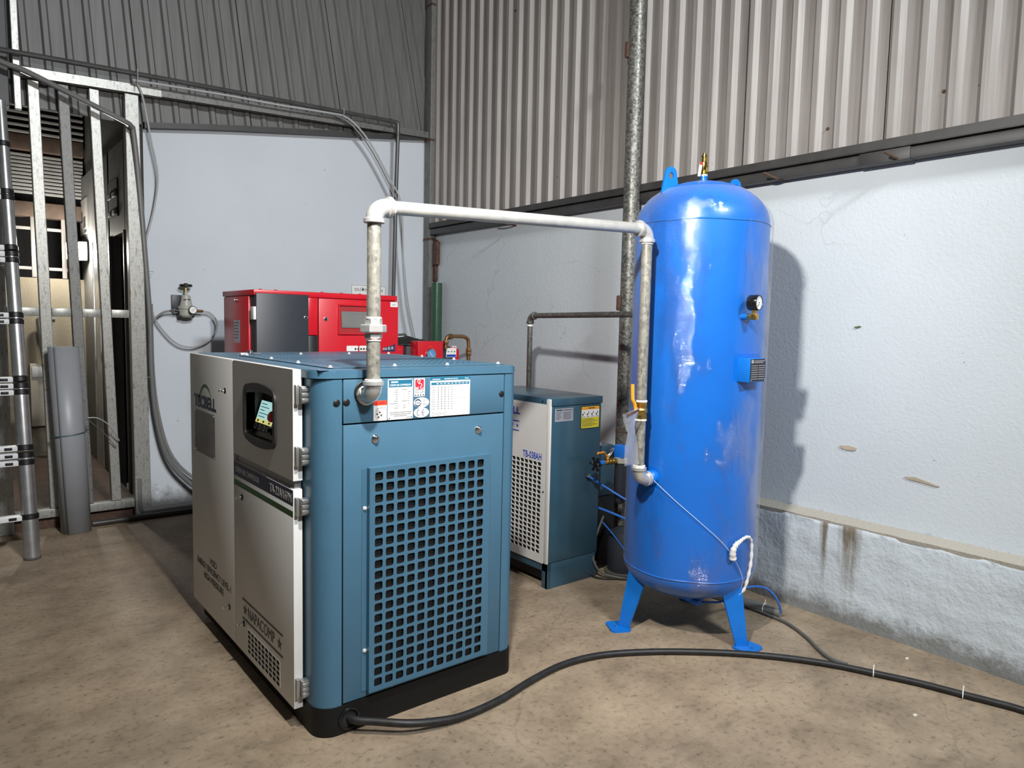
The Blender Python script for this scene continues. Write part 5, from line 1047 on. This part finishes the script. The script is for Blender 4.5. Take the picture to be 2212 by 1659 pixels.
for o_, ax in (((3.16, 4.80, 1.335), (0, 0, 1)), ((3.19, 4.80, 1.396), (1, 0, 0)), ((3.388, 4.80, 1.30), (0, 0, -1)), ((3.388, 4.80, 1.27), (0, 0, -1))):
    bm = B(); hexa(bm, o_, ax, 0.025, 0.030); obj('nut', bm, 'copper', cpz)
bm = B(); box(bm, (3.13, 4.82, 1.318), (3.24, 4.86, 1.345), 0.004); obj('silver_clamp', bm, 'chrome', cpz)
hose('thin_grey_pipe', [(2.56, 5.30, 1.395), (2.80, 5.30, 1.392), (3.02, 5.30, 1.398), (3.07, 5.30, 1.40), (3.09, 5.30, 1.36), (3.09, 5.30, 1.2)], 0.010, 'grey_cable', 'thin grey pipe between the red machines at the back wall', 'pipe')
bm = B(); rows_ = []
for j in range(9):
    z = 1.30 + 0.575 * j / 8; rows_.append([bm.verts.new((3.595 + (0.050 + 0.004 * mnoise.noise(Vector((k, j * 1.3, 0)))) * math.cos(2 * math.pi * k / 18), 5.62 + 0.050 * math.sin(2 * math.pi * k / 18), z)) for k in range(18)])
for j in range(8):
    for k in range(18): bm.faces.new((rows_[j][k], rows_[j][(k + 1) % 18], rows_[j + 1][(k + 1) % 18], rows_[j + 1][k]))
bm.faces.new(rows_[0][::-1]); bm.faces.new(rows_[-1])
tag(obj('green_wrapped_post', bm, 'green_wrap', loc=(3.61, 5.62, 1.3)), 'dark green plastic wrapped roll standing in the corner', 'roll')
bm = B(); box(bm, (3.50, 5.58, 0.0), (3.56, 5.66, 1.30), 0.004); tag(obj('corner_stand', bm, 'dark_purlin', loc=(3.61, 5.62, 0)), 'dark stand below the green roll in the corner', 'stand')
sg = thing('paper_sign', (3.02, 5.865, 1.70), 'white printed paper sign on the back wall above the red compressor', 'sign')
bm = B(); box(bm, (2.850, 5.864, 1.69), (3.195, 5.8695, 1.832)); obj('sign_paper', bm, 'label_white', sg)
bm = B(); ring_plate(bm, front(0, 5.8635, 0), [(2.852, 1.692), (3.193, 1.692), (3.193, 1.830), (2.852, 1.830)], [(2.856, 1.696), (3.189, 1.696), (3.189, 1.826), (2.856, 1.826)], 0, 0.0006); obj('sign_border', bm, 'print_grey', sg)
text('DƯỜNG ĐIỆN', 'print_dark', sg, front(3.022, 5.8635, 1.790), 0.275, 0.042)
text('D', 'print_dark', sg, front(3.045, 5.8635, 1.735), 0.02, 0.03)

# ------------------------------------------------------------------ air regulator on the back wall
rg = thing('air_regulator', (1.45, 5.86, 1.49), 'grey air regulator with black knob and small gauge on the white wall', 'regulator')
ax_, ay = 1.450, 5.795
bm = B(); box(bm, (1.36, 5.845, 1.545), (1.44, 5.869, 1.675), 0.003); obj('wall_bracket', bm, 'charcoal', rg)
bm = B(); box(bm, (1.395, 5.78, 1.505), (1.50, 5.862, 1.535), 0.004); obj('lower_bracket', bm, 'black', rg)
bm = B(); lathe(bm, [(0.034, 1.505), (0.050, 1.520), (0.052, 1.565), (0.058, 1.572), (0.058, 1.588), (0.046, 1.594), (0.040, 1.62), (0.034, 1.655), (0.030, 1.672), (0.012, 1.676), (0.010, 1.70), (0, 1.702)], (ax_, ay, 0), (0, 0, 1), 24); obj('regulator_body', bm, 'cast_grey', rg)
bm = B(); lathe(bm, [(0.010, 1.695), (0.008, 1.735), (0.0, 1.736)], (ax_, ay, 0), (0, 0, 1), 12); obj('spindle', bm, 'brass', rg)
bm = B(); lathe(bm, [(0.012, 1.735), (0.040, 1.737), (0.046, 1.742), (0.046, 1.752), (0.040, 1.757), (0.015, 1.758), (0.012, 1.764), (0, 1.765)], (ax_, ay, 0), (0, 0, 1), 12); obj('knob', bm, 'black', rg)
bm = B(); box(bm, (ax_ - 0.025, ay - 0.036, 1.634), (ax_ + 0.018, ay - 0.030, 1.645), 0.001); obj('name_strip', bm, 'black', rg)
bm = B(); lathe(bm, [(0.028, -0.02), (0.030, -0.015), (0.030, 0.012), (0.027, 0.014), (0.025, 0.011)], (1.478, 5.722, 1.562), (0, -1, 0), 24); rgg = obj('gauge', bm, 'black_gloss', rg)
bm = B(); lathe(bm, [(0.0255, 0.0105), (0.0255, 0.012)], (1.478, 5.722, 1.562), (0, -1, 0), 24); obj('gauge_dial', bm, 'dial_white', rgg)
bm = B(); plate(bm, front(1.478, 5.7095, 1.562) @ Matrix.Rotation(-0.7, 4, 'Z'), -0.0012, -0.010, 0.0012, 0.018, 0, 0.0006); obj('gauge_needle', bm, 'print_dark', rgg)
bm = B(); tube(bm, [(1.478, 5.735, 1.562), (1.465, 5.78, 1.562)], 0.010, 10); obj('gauge_neck', bm, 'cast_grey', rg)
bm = B(); tube(bm, [(1.40, ay, 1.552), (1.365, ay, 1.552)], 0.014, 12); tube(bm, [(1.365, ay, 1.552), (1.330, ay, 1.552)], 0.009, 12); obj('quick_coupler', bm, 'chrome', rg)
bm = B(); tube(bm, [(1.50, ay, 1.556), (1.520, ay, 1.556)], 0.016, 12); obj('outlet_boss', bm, 'cast_grey', rg)
bm = B(); tube(bm, [(1.518, ay, 1.556), (1.565, ay, 1.556), (1.572, ay, 1.556)], [0.013, 0.011, 0.008], 10); obj('brass_outlet', bm, 'copper', rg)
hose('clear_loop_hose', [(1.573, 5.80, 1.556), (1.625, 5.81, 1.545), (1.668, 5.81, 1.50), (1.679, 5.81, 1.44), (1.655, 5.81, 1.37), (1.60, 5.81, 1.315), (1.53, 5.81, 1.285), (1.478, 5.81, 1.278), (1.41, 5.81, 1.292), (1.346, 5.81, 1.335), (1.28, 5.81, 1.415), (1.235, 5.81, 1.49), (1.205, 5.80, 1.58), (1.190, 5.79, 1.66), (1.165, 5.79, 1.88), (1.181, 5.79, 2.06), (1.239, 5.79, 2.30), (1.268, 5.79, 2.54), (1.226, 5.79, 2.80), (1.171, 5.76, 3.08), (1.114, 5.75, 3.20)], 0.007, 'hose_clear', 'clear hose looping below the regulator and climbing to the rail', 'hose', (1.45, 5.8, 1.28))
hose('grey_feed_hose', [(1.335, 5.795, 1.552), (1.29, 5.80, 1.54), (1.235, 5.81, 1.49), (1.205, 5.81, 1.42), (1.193, 5.80, 1.24), (1.190, 5.80, 1.05), (1.21, 5.80, 0.80)], 0.008, 'hose_grey', 'grey hose from the regulator coupler down the edge of the wide stud', 'hose')
hose('black_supply_hose', [(0.10, 5.70, 3.20), (0.344, 5.70, 3.105), (0.467, 5.70, 3.078), (0.724, 5.70, 2.985), (1.03, 5.70, 2.872), (1.085, 5.72, 2.845), (1.105, 5.74, 2.80), (1.139, 5.77, 2.45), (1.172, 5.78, 1.924), (1.195, 5.78, 1.45), (1.198, 5.78, 1.107), (1.222, 5.78, 0.758), (1.289, 5.77, 0.452), (1.418, 5.76, 0.257), (1.60, 5.74, 0.12), (1.9, 5.72, 0.06)], 0.018, 'pvc_grey', 'thick dark hose sloping past the studs and curving down the white wall', 'hose', (1.2, 5.78, 0.3))
hose('grey_twin_hose', [(1.208, 5.80, 1.60), (1.212, 5.80, 1.10), (1.245, 5.80, 0.76), (1.32, 5.80, 0.47), (1.46, 5.79, 0.28), (1.66, 5.77, 0.16)], 0.012, 'hose_grey', 'lighter grey hose strapped along the thick dark hose', 'hose')
hose('clear_wall_hose', [(1.10, 5.715, 3.165), (1.713, 5.70, 3.192), (2.141, 5.70, 3.205), (2.60, 5.70, 3.228), (2.70, 5.70, 3.225), (2.803, 5.70, 3.180), (2.956, 5.70, 3.035), (3.14, 5.70, 2.765), (3.245, 5.68, 2.555), (3.272, 5.68, 2.076), (3.310, 5.68, 1.70), (3.385, 5.66, 1.34)], 0.008, 'hose_clear', 'clear hose hanging from the conduit down the right of the back wall', 'hose', (3.3, 5.7, 1.4))
hose('second_clear_hose', [(2.62, 5.72, 3.222), (2.72, 5.72, 3.205), (2.82, 5.72, 3.145), (2.97, 5.72, 2.99), (3.15, 5.72, 2.72), (3.235, 5.71, 2.53), (3.290, 5.71, 2.076), (3.335, 5.71, 1.70), (3.41, 5.69, 1.34)], 0.007, 'hose_grey', 'grey hose hanging just behind the clear hose on the back wall', 'hose', (3.3, 5.72, 1.4))
for x, z0, z1 in ((2.685, 3.22, 3.285), (1.125, 3.13, 3.235)):
    bm = B(); tube(bm, [(x, 5.675, z0), (x, 5.668, (z0 + z1) / 2), (x, 5.675, z1), (x, 5.73, z1), (x, 5.735, z0), (x, 5.675, z0)], 0.003, 6); tag(obj('conduit_tie', bm, 'hose_clear', loc=(x, 5.7, z0)), 'pale wire tie around the conduit ' + ('in the middle of the back wall' if x > 2 else 'above the wide stud'), 'tie', 'wire ties on the conduit')
for z in (1.84, 1.06):
    bm = B(); tube(bm, spline([(1.075, 5.826, z + 0.01), (1.13, 5.82, z), (1.17, 5.80, z - 0.004), (1.20, 5.765, z - 0.004), (1.225, 5.79, z - 0.003)], 4), 0.003, 6); tag(obj('wire_strap', bm, 'hose_clear', loc=(1.15, 5.82, z)), ('upper' if z > 1.5 else 'lower') + ' wire strap holding the dark hose to the wide stud', 'strap', 'wire straps on the wide stud')

# ------------------------------------------------------------------ telescopic ladder at the far left
ld = thing('telescopic_ladder', (0.37, 5.15, 0.0), 'aluminium telescopic ladder with black collars leaning at the far left', 'ladder')
def lp_(z): t = z / 2.75; return Vector((0.378 - 0.050 * t, 5.16 + 0.42 * t, z))
lv = [(0.0, 0.235, 0.0445), (0.275, 0.575, 0.0425), (0.66, 1.01, 0.0405), (1.12, 1.44, 0.0385), (1.51, 1.82, 0.0365), (1.93, 2.20, 0.0345), (2.27, 2.54, 0.032), (2.58, 2.78, 0.030)]
for z0, z1, r in lv:
    bm = B(); tube(bm, [lp_(z0), lp_(z1 + 0.05)], r, 20); obj('tube_section', bm, 'aluminium', ld)
bm = B(); tube(bm, [lp_(-0.0), lp_(0.012)], 0.046, 20); obj('foot_cap', bm, 'grey_cable', ld)
for zs in ((0.258,), (0.59, 0.635, 0.68), (1.02, 1.06, 1.10), (1.455, 1.495), (1.835, 1.873, 1.911), (2.225, 2.26), (2.56,)):
    for i, z in enumerate(zs):
        c = lp_(z); r = 0.051 - 0.0055 * z; d = (lp_(1) - lp_(0)).normalized()
        bm = B(); lathe(bm, [(r * 0.92, -0.017), (r, -0.013), (r, 0.013), (r * 0.92, 0.017)], c, d, 22); k_ = obj('collar', bm, 'black', ld)
        bm = B(); box(bm, (c.x - 0.55, c.y - 0.030, c.z - 0.016), (c.x - r * 0.8, c.y + 0.030, c.z + 0.016), 0.004); g_ = obj('rung', bm, 'rung_white', ld)
        bm = B(); box(bm, (c.x - r - 0.058, c.y - 0.034, c.z - 0.008), (c.x - r - 0.018, c.y - 0.028, c.z + 0.009), 0.002); obj('latch', bm, 'black', g_)

# ------------------------------------------------------------------ rolled grey sheet
rs = thing('rolled_grey_sheet', (0.67, 5.65, 0.0), 'smooth grey sheet rolled into a column standing by the ladder', 'roll')
bm = B(); NS = 40; lo_ = []; hi_ = []
for k in range(NS + 1):
    a = math.radians(-128 + 420 * k / NS); rr = 0.112 - 0.014 * k / NS
    for L_, z, sx in ((lo_, 0.002, 0.0), (hi_, 1.288, -0.045)): L_.append(bm.verts.new((0.672 + rr * math.cos(a) * 0.88 + sx, 5.66 + rr * math.sin(a) * 0.75, z)))
for k in range(NS): bm.faces.new((lo_[k], lo_[k + 1], hi_[k + 1], hi_[k]))
sheet = obj('sheet', bm, 'grey_sheet', rs, smooth=60); md = sheet.modifiers.new('thickness', 'SOLIDIFY'); md.thickness = 0.003
bm = B(); tube(bm, [(0.650 + 0.112 * math.cos(a) * 0.88, 5.66 + 0.112 * math.sin(a) * 0.75, 0.69 + 0.012 * math.cos(a)) for a in (2 * math.pi * k / 32 for k in range(33))], 0.0045, 6); obj('tie_wire', bm, 'tie_green', rs)
hose('stray_wire', [(0.752, 5.60, 0.80), (0.82, 5.62, 0.79), (0.90, 5.68, 0.72), (0.97, 5.76, 0.60)], 0.004, 'hose_clear', 'pale stray wire arching right of the rolled grey sheet', 'wire')
hose('loose_dark_wire', [(0.755, 5.62, 0.79), (0.80, 5.66, 0.74), (0.86, 5.72, 0.68), (0.95, 5.78, 0.55)], 0.003, 'pvc_grey', 'thin dark cord drooping beside the rolled grey sheet', 'wire')

# ------------------------------------------------------------------ floor cables
pc = tag(curve_pipe('power_cable', [(1.108, 2.33, 0.052), (1.118, 2.27, 0.052), (1.180, 2.215, 0.050), (1.262, 2.150, 0.045), (1.36, 2.118, 0.032), (1.487, 2.103, 0.018), (1.676, 2.117, 0.0145), (1.883, 2.162, 0.0145), (2.086, 2.183, 0.0145), (2.28, 2.147, 0.0145), (2.477, 2.043, 0.0145), (2.651, 1.916, 0.0145), (2.81, 1.777, 0.0145), (2.946, 1.626, 0.0145), (3.055, 1.466, 0.0145), (3.125, 1.320, 0.0145), (3.195, 1.162, 0.0145), (3.243, 1.010, 0.0145), (3.278, 0.904, 0.0145), (3.302, 0.813, 0.0145), (3.33, 0.55, 0.0145), (3.34, 0.1, 0.0145)], 0.0145, 'rubber_cable', None, (2.3, 2.1, 0.0), 6, 14), 'thick black power cable curving over the floor from the blue compressor', 'cable')
for x, y, dx, dy in ((3.125, 1.320, 0.45, -0.9), (3.243, 1.010, 0.33, -0.95)):
    t_ = Vector((dx, dy, 0)).normalized(); u_ = Vector((-t_.y, t_.x, 0)); c_ = Vector((x, y, 0.0155))
    bm = B(); tube(bm, [c_ + u_ * 0.0165 * math.cos(a) + Vector((0, 0, 0.0160 * math.sin(a))) for a in (2 * math.pi * k / 18 for k in range(19))], 0.0022, 6); tube(bm, [c_ + Vector((0, 0, 0.016)), c_ + Vector((0.004, 0.0, 0.036))], 0.0025, 6)
    tag(obj('zip_tie', bm, 'zip_white', loc=(x, y, 0)), 'white zip tie on the black power cable, ' + ('nearer the tank' if y > 1.2 else 'nearer the right edge'), 'zip tie', 'zip ties on the power cable')
hose('grey_branch_cable', [(3.30, 2.30, 0.010), (3.335, 2.10, 0.010), (3.332, 1.978, 0.010), (3.318, 1.841, 0.0095), (3.245, 1.698, 0.0095), (3.155, 1.579, 0.0095), (3.112, 1.50, 0.011), (3.116, 1.430, 0.012)], 0.0085, 'grey_cable', 'thinner grey cable joining the black cable right of the tank', 'cable', (3.25, 1.8, 0))
bm = B(); tube(bm, [(3.300, 2.42, 0.026), (3.346, 2.10, 0.026), (3.368, 1.905, 0.026)], 0.025, 14); cd = tag(obj('grey_conduit_end', bm, 'pvc_grey', loc=(3.35, 2.1, 0)), 'grey conduit end lying on the floor behind the right tank leg', 'conduit')
bm = B(); lathe(bm, [(0.0275, 0), (0.0275, 0.004)], (3.358, 1.995, 0.027), (0.11, -1, 0), 14); tube(bm, [(3.356, 1.992, 0.052), (3.36, 1.99, 0.075)], 0.0025, 6); obj('conduit_zip', bm, 'zip_white', cd)
hose('blue_drain_tube', [(2.93, 2.10, 0.125), (2.98, 2.00, 0.150), (3.06, 1.98, 0.190), (3.16, 1.96, 0.198), (3.24, 1.93, 0.185), (3.30, 1.91, 0.14), (3.345, 1.90, 0.075), (3.365, 1.905, 0.032)], 0.0055, 'blue_hose', 'blue drain tube arching from under the tank to the floor conduit', 'hose', (3.1, 1.97, 0.03))
for k, (x, y, lb) in enumerate(((2.30, 0.62, 'small pale chip on the floor near the bottom right'), (2.93, 1.07, 'tiny crumpled scrap on the floor beside the black cable'), (3.42, 1.30, 'small plaster crumb at the foot of the right wall'))):
    bm = B(); box(bm, (x - 0.010, y - 0.006, 0.0), (x + 0.010, y + 0.006, 0.007), 0.002); tag(obj('floor_chip', bm, 'crumb', loc=(x, y, 0)), lb, 'debris', 'crumbs on the floor')
